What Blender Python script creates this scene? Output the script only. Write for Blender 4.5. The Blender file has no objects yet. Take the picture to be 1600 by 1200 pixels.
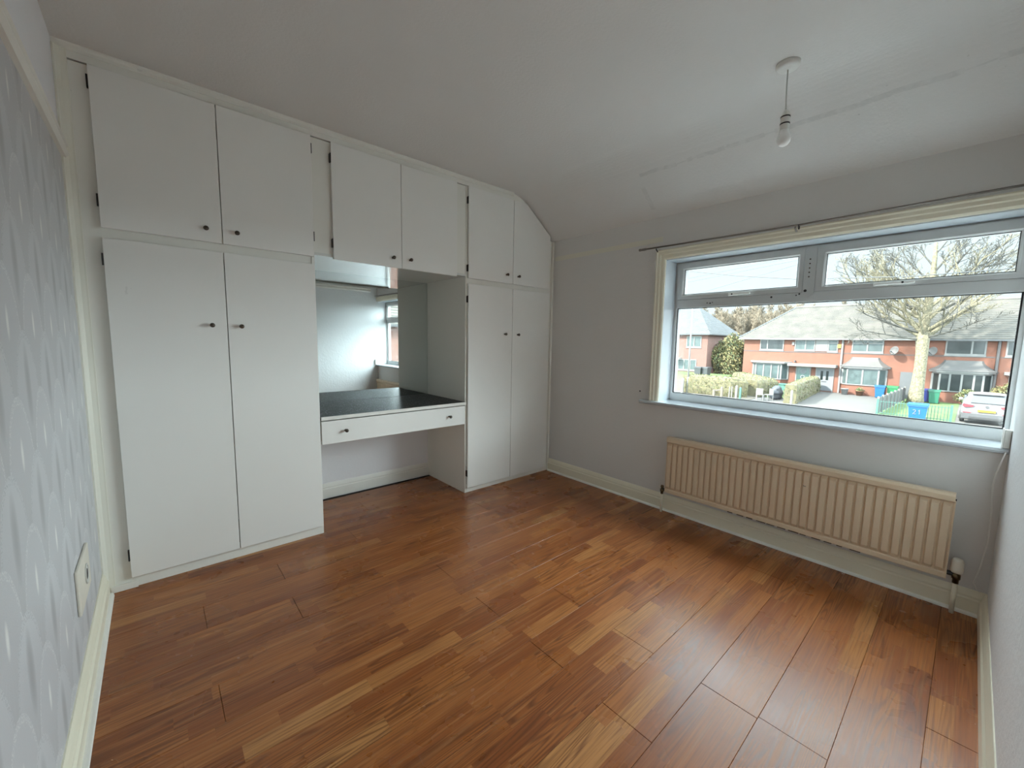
import bpy, bmesh, math, random
from mathutils import Vector, Matrix
sc = bpy.context.scene
COL = sc.collection
random.seed(7)
# ------------------------------------------------------------------ camera
cd = bpy.data.cameras.new('camera'); cam = bpy.data.objects.new('camera', cd); COL.objects.link(cam)
yaw, pitch, roll = math.radians(41.4534), math.radians(6.1268), math.radians(0.9587)
fw = Vector((math.sin(yaw)*math.cos(pitch), math.cos(yaw)*math.cos(pitch), -math.sin(pitch)))
rt = Vector((math.cos(yaw), -math.sin(yaw), 0)); up = rt.cross(fw)
r2 = math.cos(roll)*rt + math.sin(roll)*up; u2 = -math.sin(roll)*rt + math.cos(roll)*up
cam.matrix_world = Matrix(((r2.x, u2.x, -fw.x, .2395), (r2.y, u2.y, -fw.y, -2.5611), (r2.z, u2.z, -fw.z, 1.2144), (0, 0, 0, 1)))
cd.sensor_width = 36; cd.lens = 633.73/1600*36; cd.clip_start = .02; cd.clip_end = 400
sc.camera = cam
# ------------------------------------------------------------------ sky, sun, exposure
SKY_STRENGTH = 1.0
w = bpy.data.worlds.new('sky'); sc.world = w; w.use_nodes = True
nt = w.node_tree; bg = nt.nodes['Background']
tc = nt.nodes.new('ShaderNodeTexCoord'); sx = nt.nodes.new('ShaderNodeSeparateXYZ')
nt.links.new(tc.outputs['Generated'], sx.inputs[0])
rp = nt.nodes.new('ShaderNodeValToRGB'); nt.links.new(sx.outputs[2], rp.inputs[0])
e = rp.color_ramp.elements
e[0].position = 0; e[0].color = (.80, .945, 1.0, 1)
e[1].position = 1; e[1].color = (.94, 1.08, 1.16, 1)
nt.links.new(rp.outputs[0], bg.inputs[0]); bg.inputs[1].default_value = SKY_STRENGTH
sd = bpy.data.lights.new('sun', 'SUN'); so = bpy.data.objects.new('sun', sd); COL.objects.link(so)
sd.energy = 1.3; sd.angle = math.radians(3); sd.color = (1, .95, .86)
so.rotation_euler = Vector((.62, -.42, -.62)).to_track_quat('-Z', 'Y').to_euler()
so.location = (0, 10, 30)
# daylight portal: guides sampling of the sky through the window opening, emits nothing itself
pd = bpy.data.lights.new('window_portal', 'AREA'); pd.shape = 'RECTANGLE'; pd.size = 1.0; pd.size_y = 1.65
po = bpy.data.objects.new('window_portal', pd); COL.objects.link(po)
po.location = (3.26, -1.885, 1.295); po.rotation_euler = (0, math.radians(90), 0)
pd.cycles.is_portal = True
sc.view_settings.view_transform = 'Standard'; sc.view_settings.look = 'None'
sc.view_settings.gamma = 1; sc.view_settings.use_curve_mapping = False
sc.view_settings.exposure = 4.56
K = 2**sc.view_settings.exposure
sc.cycles.sample_clamp_direct = 1.12/K       # highlights stop at paper white, so thin twigs keep clean edges against the bright sky
sc.cycles.max_bounces = 14; sc.cycles.diffuse_bounces = 10; sc.cycles.glossy_bounces = 6; sc.cycles.transparent_max_bounces = 16

# ------------------------------------------------------------------ helpers
def lin(r, g, b):
    f = lambda c: ((c/255+.055)/1.055)**2.4 if c/255 > .04045 else c/255/12.92
    return (f(r), f(g), f(b), 1)
class N:
    """small node-graph writer"""
    def __init__(s, name):
        s.m = bpy.data.materials.new(name); s.m.use_nodes = True; s.t = s.m.node_tree
        s.b = s.t.nodes['Principled BSDF']; s.out = s.t.nodes['Material Output']
    def n(s, typ, **kw):
        x = s.t.nodes.new('ShaderNode'+typ)
        for k, v in kw.items(): setattr(x, k, v)
        return x
    def put(s, sock, v):
        if isinstance(v, bpy.types.NodeSocket): s.t.links.new(v, sock)
        else: sock.default_value = v
    def math(s, op, a, b=None, c=None):
        x = s.n('Math', operation=op); s.put(x.inputs[0], a)
        if b is not None: s.put(x.inputs[1], b)
        if c is not None: s.put(x.inputs[2], c)
        return x.outputs[0]
    def pos(s):
        g = s.n('NewGeometry'); q = s.n('SeparateXYZ'); s.t.links.new(g.outputs['Position'], q.inputs[0]); return q.outputs
    def obj(s):
        g = s.n('TexCoord'); q = s.n('SeparateXYZ'); s.t.links.new(g.outputs['Object'], q.inputs[0]); return q.outputs
    def vec(s, x, y, z):
        q = s.n('CombineXYZ'); s.put(q.inputs[0], x); s.put(q.inputs[1], y); s.put(q.inputs[2], z); return q.outputs[0]
    def noise(s, v=None, scale=5, detail=2, rough=.5, dist=0):
        x = s.n('TexNoise'); 
        if v is not None: s.put(x.inputs['Vector'], v)
        x.inputs['Scale'].default_value = scale; x.inputs['Detail'].default_value = detail
        x.inputs['Roughness'].default_value = rough; x.inputs['Distortion'].default_value = dist
        return x.outputs['Fac']
    def white(s, v):
        x = s.n('TexWhiteNoise', noise_dimensions='3D'); s.put(x.inputs[0], v); return x.outputs['Value']
    def ramp(s, fac, stops):
        x = s.n('ValToRGB'); s.put(x.inputs[0], fac); el = x.color_ramp.elements
        while len(el) < len(stops): el.new(.5)
        for q, (p, c) in zip(el, stops): q.position = p; q.color = c if len(c) == 4 else (*c, 1)
        return x.outputs[0]
    def mix(s, fac, a, b, mode='MIX'):
        x = s.n('Mix', data_type='RGBA', blend_type=mode)
        s.put(x.inputs[0], fac); s.put(x.inputs[6], a); s.put(x.inputs[7], b); return x.outputs[2]
    def bump(s, h, strength=.2, dist=.01):
        x = s.n('Bump'); s.put(x.inputs['Height'], h); x.inputs['Strength'].default_value = strength; x.inputs['Distance'].default_value = dist
        s.t.links.new(x.outputs[0], s.b.inputs['Normal'])
    def set(s, **kw):
        for k, v in kw.items(): s.put(s.b.inputs[k.replace('_', ' ')], v)
        return s.m
def gpos(n): return n.n('NewGeometry').outputs['Position']
def plain(name, col, rough=.5, var=.06, scale=6, metal=0, bump=0, bscale=60, spec=.5):
    n = N(name); f = n.noise(gpos(n), scale, 4)
    dark = tuple(c*(1-var*2) for c in col[:3])+(1,); lite = tuple(min(1, c*(1+var)) for c in col[:3])+(1,)
    n.set(Base_Color=n.ramp(f, [(.3, dark), (.7, lite)]), Roughness=rough, Metallic=metal)
    n.b.inputs['Specular IOR Level'].default_value = spec
    if bump: n.bump(n.noise(gpos(n), bscale, 3), bump, .004)
    return n.m

def mobj(name, bm, mat=None, parent=None, smooth=False):
    me = bpy.data.meshes.new(name); bmesh.ops.recalc_face_normals(bm, faces=bm.faces[:]); bm.to_mesh(me); bm.free()
    return link(name, me, mat, parent, smooth)
def link(name, me, mat=None, parent=None, smooth=False):
    o = bpy.data.objects.new(name, me); COL.objects.link(o)
    if mat:
        for m in (mat if isinstance(mat, (list, tuple)) else [mat]): me.materials.append(m)
    if smooth:
        for p in me.polygons: p.use_smooth = True
    if parent is not None: setparent(o, parent)
    return o
def wloc(p):
    v = Vector((0, 0, 0))
    while p is not None: v += p.location; p = p.parent if p.parent and False else None
    return v
def setparent(o, p):
    o.parent = p
    o.matrix_parent_inverse = Matrix.Translation(-p.location) if p.type == 'EMPTY' else Matrix.Identity(4)
def thing(name, label, cat, loc=(0, 0, 0), group=None):
    o = bpy.data.objects.new(name, None); COL.objects.link(o); o.location = loc; o.empty_display_size = .1
    tag(o, label, cat, group); return o
def tag(o, label, cat, group=None, kind=None):
    if label: o['label'] = label
    if cat: o['category'] = cat
    if group: o['group'] = group
    if kind: o['kind'] = kind
    return o
def struct(o, label=None): 
    o['kind'] = 'structure'
    if label: o['label'] = label
    return o
def box(bm, x0, x1, y0, y1, z0, z1, bev=0, seg=1):
    xs, ys, zs = sorted((x0, x1)), sorted((y0, y1)), sorted((z0, z1))
    v = [bm.verts.new((x, y, z)) for x in xs for y in ys for z in zs]
    f = [bm.faces.new([v[i] for i in q]) for q in ((0, 1, 3, 2), (4, 6, 7, 5), (0, 4, 5, 1), (2, 3, 7, 6), (0, 2, 6, 4), (1, 5, 7, 3))]
    if bev:
        ed = list({e for q in f for e in q.edges})
        bmesh.ops.bevel(bm, geom=ed, offset=bev, segments=seg, affect='EDGES', profile=.5)
    return bm
def B(*a, bev=0, seg=1): return box(bmesh.new(), *a, bev=bev, seg=seg)
def boxes(L, bev=0):
    bm = bmesh.new()
    for a in L: box(bm, *a, bev=bev)
    return bm
def prism(bm, pts, axis, a, b):
    """polygon pts (2-D, in the two remaining axes in xyz order) extruded along axis from a to b"""
    def P(p, t): q = list(p); q.insert('xyz'.index(axis), t); return q
    v0 = [bm.verts.new(P(p, a)) for p in pts]; v1 = [bm.verts.new(P(p, b)) for p in pts]
    n = len(pts); bm.faces.new(v0); bm.faces.new(v1[::-1])
    for i in range(n): bm.faces.new((v0[i], v0[(i+1) % n], v1[(i+1) % n], v1[i]))
    return bm
def tube(bm, pts, rad, sides=8, cap=True):
    pts = [Vector(p) for p in pts]; n = len(pts)
    rads = rad if isinstance(rad, (list, tuple)) else [rad]*n
    rings = []; t0 = None; a = None
    for i, p in enumerate(pts):
        t = (pts[min(i+1, n-1)]-pts[max(i-1, 0)]).normalized()
        if a is None: a = t.orthogonal().normalized()
        else: a = (a-t*a.dot(t)).normalized()
        b = t.cross(a)
        rings.append([bm.verts.new(p+rads[i]*(math.cos(2*math.pi*k/sides)*a+math.sin(2*math.pi*k/sides)*b)) for k in range(sides)])
    for r, q in zip(rings, rings[1:]):
        for k in range(sides): bm.faces.new((r[k], r[(k+1) % sides], q[(k+1) % sides], q[k]))
    if cap: bm.faces.new(rings[0][::-1]); bm.faces.new(rings[-1])
    return bm
def lathe(bm, prof, c, axis=(0, 0, 1), sides=24):
    """prof: (radius, height) list, revolved about axis at c"""
    z = Vector(axis).normalized(); a = z.orthogonal().normalized(); b = z.cross(a); c = Vector(c); rings = []
    for r, h in prof:
        if r < 1e-6: rings.append([bm.verts.new(c+z*h)])
        else: rings.append([bm.verts.new(c+z*h+r*(math.cos(2*math.pi*k/sides)*a+math.sin(2*math.pi*k/sides)*b)) for k in range(sides)])
    for r, q in zip(rings, rings[1:]):
        for k in range(sides):
            l = (k+1) % sides
            if len(r) == 1 and len(q) == 1: continue
            if len(r) == 1: bm.faces.new((r[0], q[l], q[k]))
            elif len(q) == 1: bm.faces.new((r[k], r[l], q[0]))
            else: bm.faces.new((r[k], r[l], q[l], q[k]))
    if len(rings[0]) > 1: bm.faces.new(rings[0][::-1])
    if len(rings[-1]) > 1: bm.faces.new(rings[-1])
    return bm

# ------------------------------------------------------------------ materials: indoors
def m_paint(name, col, rough=.6, bump=.25, bscale=90, scuff=0, var=.03):
    n = N(name); p = gpos(n); f = n.noise(p, 1.7, 4)
    c = n.ramp(f, [(.3, tuple(x*(1-var) for x in col[:3])+(1,)), (.7, col)])
    if scuff:
        s = n.noise(p, 9, 3, .6); c = n.mix(n.math('MULTIPLY', n.math('GREATER_THAN', s, .74), scuff), c, (.25, .23, .2, 1))
    n.set(Base_Color=c, Roughness=rough); 
    if bump: n.bump(n.noise(p, bscale, 3, .6), bump, .003)
    return n.m
M = {}
M['ceiling'] = m_paint('ceiling_paint', (.74, .72, .695, 1), .75, .5, 70)
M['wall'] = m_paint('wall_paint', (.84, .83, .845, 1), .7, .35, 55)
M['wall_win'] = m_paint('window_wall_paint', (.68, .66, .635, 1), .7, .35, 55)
M['wall_tex'] = m_paint('textured_wall_paint', (.74, .745, .75, 1), .65, .9, 45)
M['white_door'] = m_paint('white_gloss_paint', (.85, .83, .785, 1), .42, .06, 30, .12)
M['white_frame'] = m_paint('white_woodwork_paint', (.83, .81, .745, 1), .45, .1, 30, .15)
M['cream'] = m_paint('cream_skirting_gloss', (.80, .75, .60, 1), .4, .08, 30, .25)
M['yellowed'] = m_paint('yellowed_gloss', (.80, .78, .68, 1), .4, .1, 30, .2)
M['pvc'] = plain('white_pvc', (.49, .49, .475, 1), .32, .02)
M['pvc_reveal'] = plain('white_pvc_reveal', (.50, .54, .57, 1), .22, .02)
M['radiator'] = m_paint('magnolia_radiator_paint', (.72, .575, .41, 1), .42, .05, 30, .2)
M['black'] = plain('black_metal', (.015, .014, .013, 1), .45)
M['gasket'] = plain('black_gasket', (.01, .01, .01, 1), .6)
M['chrome'] = plain('aged_chrome', (.35, .33, .30, 1), .25, .05, metal=1)
M['bronze'] = plain('dark_bronze', (.12, .10, .08, 1), .3, .05, metal=1)
M['pole'] = plain('brown_metal_pole', (.24, .21, .185, 1), .4, .05, metal=.5)
M['plaster'] = plain('grey_plastic', (.55, .54, .50, 1), .5, .03)
M['cream_plastic'] = plain('cream_plastic', (.72, .67, .57, 1), .4, .03)
M['white_plastic'] = plain('white_plastic', (.78, .77, .73, 1), .4, .02)
M['bulb'] = plain('opal_bulb', (.90, .90, .88, 1), .45, .01)
M['brass'] = plain('dark_brass', (.16, .12, .07, 1), .35, .1, metal=1)
M['rust'] = plain('grime', (.09, .06, .035, 1), .8, .3, 30)
def mirror_mat():
    n = N('mirror_glass'); n.set(Base_Color=(.68, .72, .71, 1), Metallic=1.0, Roughness=.015); return n.m
M['mirror'] = mirror_mat()
def glass_mat(name, tint=(1, 1, 1, 1), ior=1.45):
    n = N(name); t = n.n('BsdfTransparent'); t.inputs[0].default_value = tint
    g = n.n('BsdfGlossy'); g.inputs['Roughness'].default_value = .01
    f = n.n('Fresnel'); bf = n.n('NewGeometry').outputs['Backfacing']
    n.put(f.inputs[0], n.math('ADD', n.math('MULTIPLY', bf, 1/ior-ior), ior))      # a thin pane reflects alike from either face
    mx = n.n('MixShader'); n.t.links.new(f.outputs[0], mx.inputs[0]); n.t.links.new(t.outputs[0], mx.inputs[1]); n.t.links.new(g.outputs[0], mx.inputs[2])
    n.t.links.new(mx.outputs[0], n.out.inputs[0]); n.t.nodes.remove(n.b); return n.m
M['glass'] = glass_mat('window_glass', (.97, .99, .985, 1))
def granite():
    n = N('black_speckled_worktop'); p = gpos(n)
    w_ = n.math('GREATER_THAN', n.noise(p, 95, 1), .645)
    n.set(Base_Color=n.mix(w_, (.007, .008, .010, 1), (.28, .29, .30, 1)), Roughness=.30); n.b.inputs['Specular IOR Level'].default_value = .06; return n.m
M['granite'] = granite()
def board_mat():
    n = N('oak_strip_laminate'); q = n.pos(); x, y = q[0], q[1]
    yy = n.math('DIVIDE', n.math('ADD', y, 2.7515), .0610)
    r = n.math('FLOOR', yy)
    off = n.math('MULTIPLY', n.white(n.vec(r, 3.1, 0)), 3.0)
    ln = n.math('ADD', .26, n.math('MULTIPLY', n.white(n.vec(r, 9.7, 1)), .17))
    c = n.math('FLOOR', n.math('DIVIDE', n.math('ADD', x, off), ln))
    h = n.white(n.vec(c, r, 2.3)); h2 = n.white(n.vec(c, r, 7.7))
    ox = n.math('ADD', x, n.math('MULTIPLY', h, 40)); oy = n.math('ADD', y, n.math('MULTIPLY', h2, 17))
    base = n.ramp(h, [(0, lin(130, 70, 32)), (.2, lin(144, 82, 38)), (.5, lin(154, 91, 44)), (.85, lin(163, 100, 50)), (1, lin(182, 127, 74))])
    # cathedral grain: level lines of a long, stretched noise field, per strip
    g0 = n.noise(n.vec(n.math('MULTIPLY', ox, .95), n.math('MULTIPLY', oy, 17), 0), 1, 1, .3)
    rings = n.math('ABSOLUTE', n.math('SUBTRACT', n.math('FRACT', n.math('MULTIPLY', g0, 17)), .5))
    figured = n.math('MAXIMUM', n.math('MINIMUM', n.math('MULTIPLY', n.math('SUBTRACT', h2, .35), 2.4), 1.0), .12)
    rr = n.math('MULTIPLY', n.ramp(rings, [(.0, (1, 1, 1)), (.16, (.55, .55, .55)), (.30, (0, 0, 0))]), figured)
    col = n.mix(n.math('MULTIPLY', rr, .75), base, lin(86, 43, 18))
    fine = n.noise(n.vec(n.math('MULTIPLY', ox, 4.5), n.math('MULTIPLY', oy, 150), 0), 1, 3, .55)
    col = n.mix(n.ramp(fine, [(.44, (0, 0, 0)), (.70, (.75, .75, .75))]), col, lin(104, 56, 26))
    lg = n.noise(n.vec(n.math('MULTIPLY', ox, 2.5), n.math('MULTIPLY', oy, 75), 1), 1, 2, .5)
    col = n.mix(n.ramp(lg, [(.52, (0, 0, 0)), (.78, (.45, .45, .45))]), col, lin(188, 134, 86))
    wear = n.noise(gpos(n), 2.2, 4, .6)
    n.set(Base_Color=col, Roughness=n.ramp(wear, [(.3, (.22, .22, .22)), (.7, (.34, .34, .34))]))
    n.b.inputs['Specular IOR Level'].default_value = .5
    n.bump(n.math('ADD', fine, n.math('MULTIPLY', wear, 2.0)), .12, .0012); return n.m
M['board'] = board_mat()
M['subfloor'] = plain('dark_underlay', (.03, .02, .015, 1), .9)
def wallpaper():
    n = N('grey_fan_wallpaper'); q = n.pos(); y, z = q[1], q[2]
    A, PZ = .262, .302
    col = None; p = gpos(n)
    spark = n.math('GREATER_THAN', n.noise(p, 190, 1), .56)
    tone = n.noise(p, 1.3, 2)
    base = n.ramp(tone, [(.3, (.52, .52, .53, 1)), (.7, (.58, .58, .585, 1))])
    col = base; rough = .5; hgt = 0.0
    # painted back to front: each lower row of fans overlaps the one above it
    for j in range(3, -2, -1):
        off = .5 if j % 2 else 0.
        # row index so that the pattern repeats every PZ: use z modulo 2 half drops
        zz = n.math('MODULO', n.math('ADD', n.math('SUBTRACT', z, 1.069), 30*PZ), PZ)      # 0..PZ above an A apex
        yl = n.math('SUBTRACT', n.math('FRACT', n.math('ADD', n.math('DIVIDE', n.math('ADD', y, 1.141+10*A), A), .5+off)), .5)  # -.5 ..5
        zt = j*PZ/2                                                                    # apex height of this row over the cell origin
        u = n.math('MULTIPLY', yl, 2.0); v = n.math('DIVIDE', n.math('SUBTRACT', zz, zt-.30), .30)
        d = n.math('ADD', n.math('POWER', n.math('ABSOLUTE', u), 2.0), n.math('POWER', n.math('MAXIMUM', v, 0), 2.2))
        ins = n.math('LESS_THAN', d, 1.0)
        edge = n.math('MULTIPLY', ins, n.math('GREATER_THAN', d, .86))
        ang = n.math('ARCTAN2', u, n.math('ADD', n.math('SUBTRACT', zz, zt-.17), .0))
        ray = n.math('GREATER_THAN', n.math('SINE', n.math('MULTIPLY', n.math('ARCTAN2', n.math('MULTIPLY', yl, A), n.math('SUBTRACT', zz, zt-.14)), 26)), .55)
        g = n.ramp(n.math('DIVIDE', n.math('SUBTRACT', zt, zz), .30), [(0, (.62, .625, .64, 1) if j % 2 else (.575, .575, .59, 1)), (.55, (.55, .55, .565, 1)), (1, (.50, .50, .51, 1))])
        fan = n.mix(n.math('MULTIPLY', ray, .09), g, (.60, .60, .61, 1))
        fan = n.mix(n.math('MULTIPLY', n.math('MULTIPLY', edge, spark), .5), fan, (.85, .85, .83, 1) if j % 2 == 0 else (.36, .37, .38, 1))
        # little shimmer mark at the heart of the fan
        my = n.math('DIVIDE', n.math('MULTIPLY', yl, A), .013 if j % 2 == 0 else .032); mz = n.math('DIVIDE', n.math('SUBTRACT', zz, zt-.135), .045 if j % 2 == 0 else .11)
        mk = n.math('MAXIMUM', n.math('SUBTRACT', 1.0, n.math('ADD', n.math('MULTIPLY', my, my), n.math('MULTIPLY', mz, mz))), 0)
        fan = n.mix(n.math('MULTIPLY', mk, .75 if j % 2 == 0 else .55), fan, (.92, .91, .87, 1) if j % 2 == 0 else (.28, .28, .285, 1))
        col = n.mix(ins, col, fan)
    n.set(Base_Color=col, Roughness=.42, Metallic=.03); n.bump(n.noise(p, 240, 2), .15, .002); return n.m
M['wallpaper'] = wallpaper()
def slope_mat():
    """ceiling paint with the grubby plaster repair line that runs along the slope"""
    n = N('ceiling_slope_paint'); q = n.pos(); p = gpos(n)
    c = n.ramp(n.noise(p, 1.5, 4), [(.3, (.71, .695, .67, 1)), (.7, (.74, .72, .695, 1))])
    wob = n.math('MULTIPLY', n.math('SUBTRACT', n.noise(n.vec(0, q[1], 0), 6, 2), .5), .02)
    dx = n.math('ABSOLUTE', n.math('SUBTRACT', n.math('ADD', q[0], wob), 2.708))
    wd = n.math('MULTIPLY', n.math('GREATER_THAN', n.noise(n.vec(0, q[1], 3), 5, 3), .42), .007)
    line = n.math('MULTIPLY', n.math('LESS_THAN', dx, n.math('ADD', wd, .003)), n.math('LESS_THAN', q[1], -1.0))
    pt = n.math('MULTIPLY', n.math('LESS_THAN', n.math('ABSOLUTE', n.math('ADD', q[1], .985)), .016), n.math('GREATER_THAN', q[0], 2.78))
    pt = n.math('MULTIPLY', pt, n.math('LESS_THAN', q[0], 2.93))
    spk = n.math('GREATER_THAN', n.noise(p, 38, 2), .755)
    spk = n.math('MULTIPLY', spk, n.math('LESS_THAN', dx, .12))
    spk = n.math('MULTIPLY', spk, n.math('LESS_THAN', q[1], -1.3))
    fade = n.math('MULTIPLY', n.math('MAXIMUM', n.math('MULTIPLY', line, .24), n.math('MAXIMUM', n.math('MULTIPLY', pt, .16), n.math('MULTIPLY', spk, .42))), n.ramp(n.noise(p, 25, 2), [(.35, (.3, .3, .3)), (.6, (1, 1, 1))]))
    n.set(Base_Color=n.mix(fade, c, (.36, .36, .34, 1)), Roughness=.75); n.bump(n.noise(p, 70, 3, .6), .5, .003); return n.m
M['slope'] = slope_mat()

# ------------------------------------------------------------------ room shell
W, D, H, YB = 2.99, -2.70, 2.40, .60
fl = struct(mobj('floor', B(-.1, 3.2, D-.15, .75, -.12, -.009), M['subfloor']), 'oak-look strip laminate floor of the empty room')
rows = {0: 2.035, 1: 1.32, 2: 1.66, 3: 1.65, 4: 1.312, 5: 1.645, 6: 1.32, 7: 1.653, 8: 1.32, 9: 1.652, 10: 1.32, 11: .66, 12: 1.65, 13: 1.98, 14: 1.1, 15: 1.66, 16: 1.32, 17: .4}
BL = 1.31
for i in range(18):
    y0 = -2.7515+.183*i; y1 = y0+.183; s = rows[i]-2*BL
    while s < 2.99:
        a, b = max(s, 0.0), min(s+BL, 2.99); s += BL
        yy0, yy1 = max(y0, D), min(y1, YB)
        if b-a < .02 or yy1-yy0 < .01: continue
        dz = random.uniform(-.0006, .0)
        mobj('floor_board', B(a+.0006, b-.0006, yy0+.0004, yy1-.0004, -.009, dz, bev=.0009), M['board'], fl)
# ceiling: flat part and the eased bend into the sloped soffit
pts = [(-.15, H), (2.48, H)]
P0, P1 = Vector((2.585, H)), Vector((W+.02, 2.084))
for k in range(1, 8):
    t = k/8; a = Vector((2.48, H)); c = P0; b = P0+(P1-P0)*.24
    q = a*(1-t)**2+c*2*t*(1-t)+b*t*t; pts.append((q.x, q.y))
bm = bmesh.new(); prism(bm, pts+[(pts[-1][0], H+.2), (-.15, H+.2)], 'y', D-.15, .75)
struct(mobj('ceiling', bm, M['ceiling']), 'white painted ceiling, flat and then bending down to the window wall')
bm = bmesh.new(); prism(bm, [pts[-1], (P1.x, P1.y), (W+.25, 2.083), (W+.25, H+.2), (pts[-1][0], H+.2)], 'y', D-.15, .75)
struct(mobj('ceiling', bm, M['slope']), 'sloped strip of ceiling above the window with a grubby repair line')
wl = struct(mobj('wall_left', B(-.15, -.001, D-.15, .75, -.1, H+.05), M['wall']), 'left wall, white above the rail and grey fan wallpaper below')
mobj('wallpaper', B(-.001, 0, D, .016, .05, 1.955), M['wallpaper'], wl)
struct(mobj('wall_right', B(-.15, 3.165, D-.15, D, -.1, H+.05), M['wall_tex']), 'bumpy white painted wall at the right edge')
struct(mobj('wall_back', B(-.15, 3.24, YB, .75, -.1, H+.05), M['wall']), 'white wall behind the fitted wardrobes')
ZB, ZT, YL = .785, 1.797, -1.067
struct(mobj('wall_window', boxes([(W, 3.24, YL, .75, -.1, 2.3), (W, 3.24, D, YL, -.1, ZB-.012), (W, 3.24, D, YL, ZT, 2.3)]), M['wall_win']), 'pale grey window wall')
# skirting boards with a stepped moulded top
def skirt_prof(t=.018, h=.115): return [(0, 0), (t, 0), (t, h*.62), (t*.72, h*.68), (t*.72, h*.76), (t*.45, h*.90), (t*.18, h), (0, h)]
bm = bmesh.new(); prism(bm, [(W-d, z) for d, z in skirt_prof()], 'y', D, .018)
struct(mobj('baseboard_window', bm, M['cream']), 'cream gloss skirting board under the radiator')
bm = bmesh.new(); prism(bm, [(W-.018-d, z) for d, z in [(0, 0), (.012, 0), (.010, .008), (.004, .013), (0, .014)]], 'y', D+.02, .0)
struct(mobj('trim_1', bm, M['white_frame']), 'slim white bead along the foot of the window skirting')
bm = bmesh.new(); prism(bm, [(d, z) for d, z in skirt_prof(.022, .115)], 'y', D, -.004)
struct(mobj('baseboard_left', bm, M['cream']), 'chipped cream skirting board below the fan wallpaper')
bm = bmesh.new(); prism(bm, [(.022+d, z) for d, z in [(0, 0), (.014, 0), (.012, .010), (.005, .016), (0, .017)]], 'y', D, -.012)
struct(mobj('trim_2', bm, M['white_frame']), 'white bead along the foot of the left skirting')
bm = bmesh.new(); prism(bm, [(D+d, z) for d, z in skirt_prof(.02, .12)], 'x', 0, W-.018)
struct(mobj('baseboard_right', bm, M['cream']), 'cream skirting board below the bumpy wall')
bm = bmesh.new(); prism(bm, [(YB-d, z) for d, z in skirt_prof(.016, .112)], 'x', .972, 2.033)
struct(mobj('baseboard_recess', bm, M['white_frame']), 'white skirting board in the knee space below the dressing table')
# picture rails
def rail(x): return [(0, 1.938), (x*.6, 1.940), (x, 1.955), (x*.7, 1.968), (x*.7, 1.982), (x, 1.990), (x*.6, 2.003), (0, 2.006)]
bm = bmesh.new(); prism(bm, rail(.022), 'y', D, .016)
struct(mobj('trim_3', bm, M['white_frame']), 'white picture rail along the top of the fan wallpaper')
bm = bmesh.new(); prism(bm, [(D+a, b) for a, b in rail(.025)], 'x', .0, 2.88)
struct(mobj('trim_4', bm, M['white_frame']), 'white picture rail on the bumpy wall, seen in the mirror')
bm = B(W-.003, W, -1.035, -.005, 1.926, 1.962)
struct(mobj('trim_5', bm, m_paint('old_rail_scar', (.73, .70, .60, 1), .6, .3, 50)), 'cream scar of a removed picture rail left of the window')
# curtain batten ghost and screw hole on the window wall
# cornice fascia over the wardrobes, follows the slope at its right end
bm = bmesh.new()
prism(bm, [(.0, 2.346), (2.645, 2.346), (2.942, 2.129), (2.950, 2.127), (2.585, 2.399), (0, 2.399)], 'y', .022, .040)
cf = struct(mobj('trim_6', bm, M['white_frame']), 'white fascia strip between the wardrobes and the ceiling')
bm = bmesh.new(); prism(bm, [(.004, 2.400), (.004, 2.393), (.009, 2.384), (.018, 2.376), (.0225, 2.376), (.0225, 2.4)], 'x', 0, 2.50)
mobj('quadrant_moulding', bm, M['white_frame'], cf)

# ------------------------------------------------------------------ window
win = bpy.data.objects.new('window_1', None); COL.objects.link(win); win.location = (3.14, -1.88, .79)
struct(win, 'wide white plastic window with two top sashes over one large pane')
F0, F1 = 3.14, 3.205
mobj('outer_frame', boxes([(F0, F1, -1.091, YL, .79, ZT), (F0, F1, D, -2.684, .79, ZT), (F0, F1, -2.684, -1.091, 1.783, ZT), (F0, F1, -2.684, -1.091, .79, .846)]), M['pvc'], win)
bm = B(F0-.006, F1, -2.684, -1.091, 1.467, 1.527, bev=.003); mobj('transom', bm, M['pvc'], win)
bm = bmesh.new(); prism(bm, [(-1.917, 1.783), (-1.917, 1.515), (-1.889, 1.497), (-1.860, 1.515), (-1.860, 1.783)], 'x', F0-.012, F0+.05); mul = mobj('mullion', bm, M['pvc'], win)
def disc(c, r, ax, h=.0012): return lathe(bmesh.new(), [(r, 0), (r, h)], c, ax, 10)
for k in range(5): mobj('screw_hole', disc((F0-.012, -1.886, 1.712-.025*k), .0042, (-1, 0, 0)), M['plaster'] if k > 5 else M['rust'], mul)
mobj('screw_hole', disc((F0-.012, -1.874, 1.533), .008, (-1, 0, 0)), M['gasket'], mul)
for y, z, r in ((-1.70, 1.508, .006), (-1.83, 1.510, .004), (-1.845, 1.517, .005), (-1.31, 1.495, .004), (-1.33, 1.492, .005), (-1.345, 1.497, .003)):
    mobj('screw_hole', disc((F0-.006, y, z), r, (-1, 0, 0)), M['gasket'], win)
def ring(bm, y0, y1, z0, z1, w_, x0, x1):      # rectangular ring, w_ = (left, right, bottom, top) widths; y0 > y1
    l, r, b, t = w_
    box(bm, x0, x1, y0, y0-l, z0, z1); box(bm, x0, x1, y1+r, y1, z0, z1); box(bm, x0, x1, y0-l, y1+r, z0, z0+b); box(bm, x0, x1, y0-l, y1+r, z1-t, z1); return bm
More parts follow.
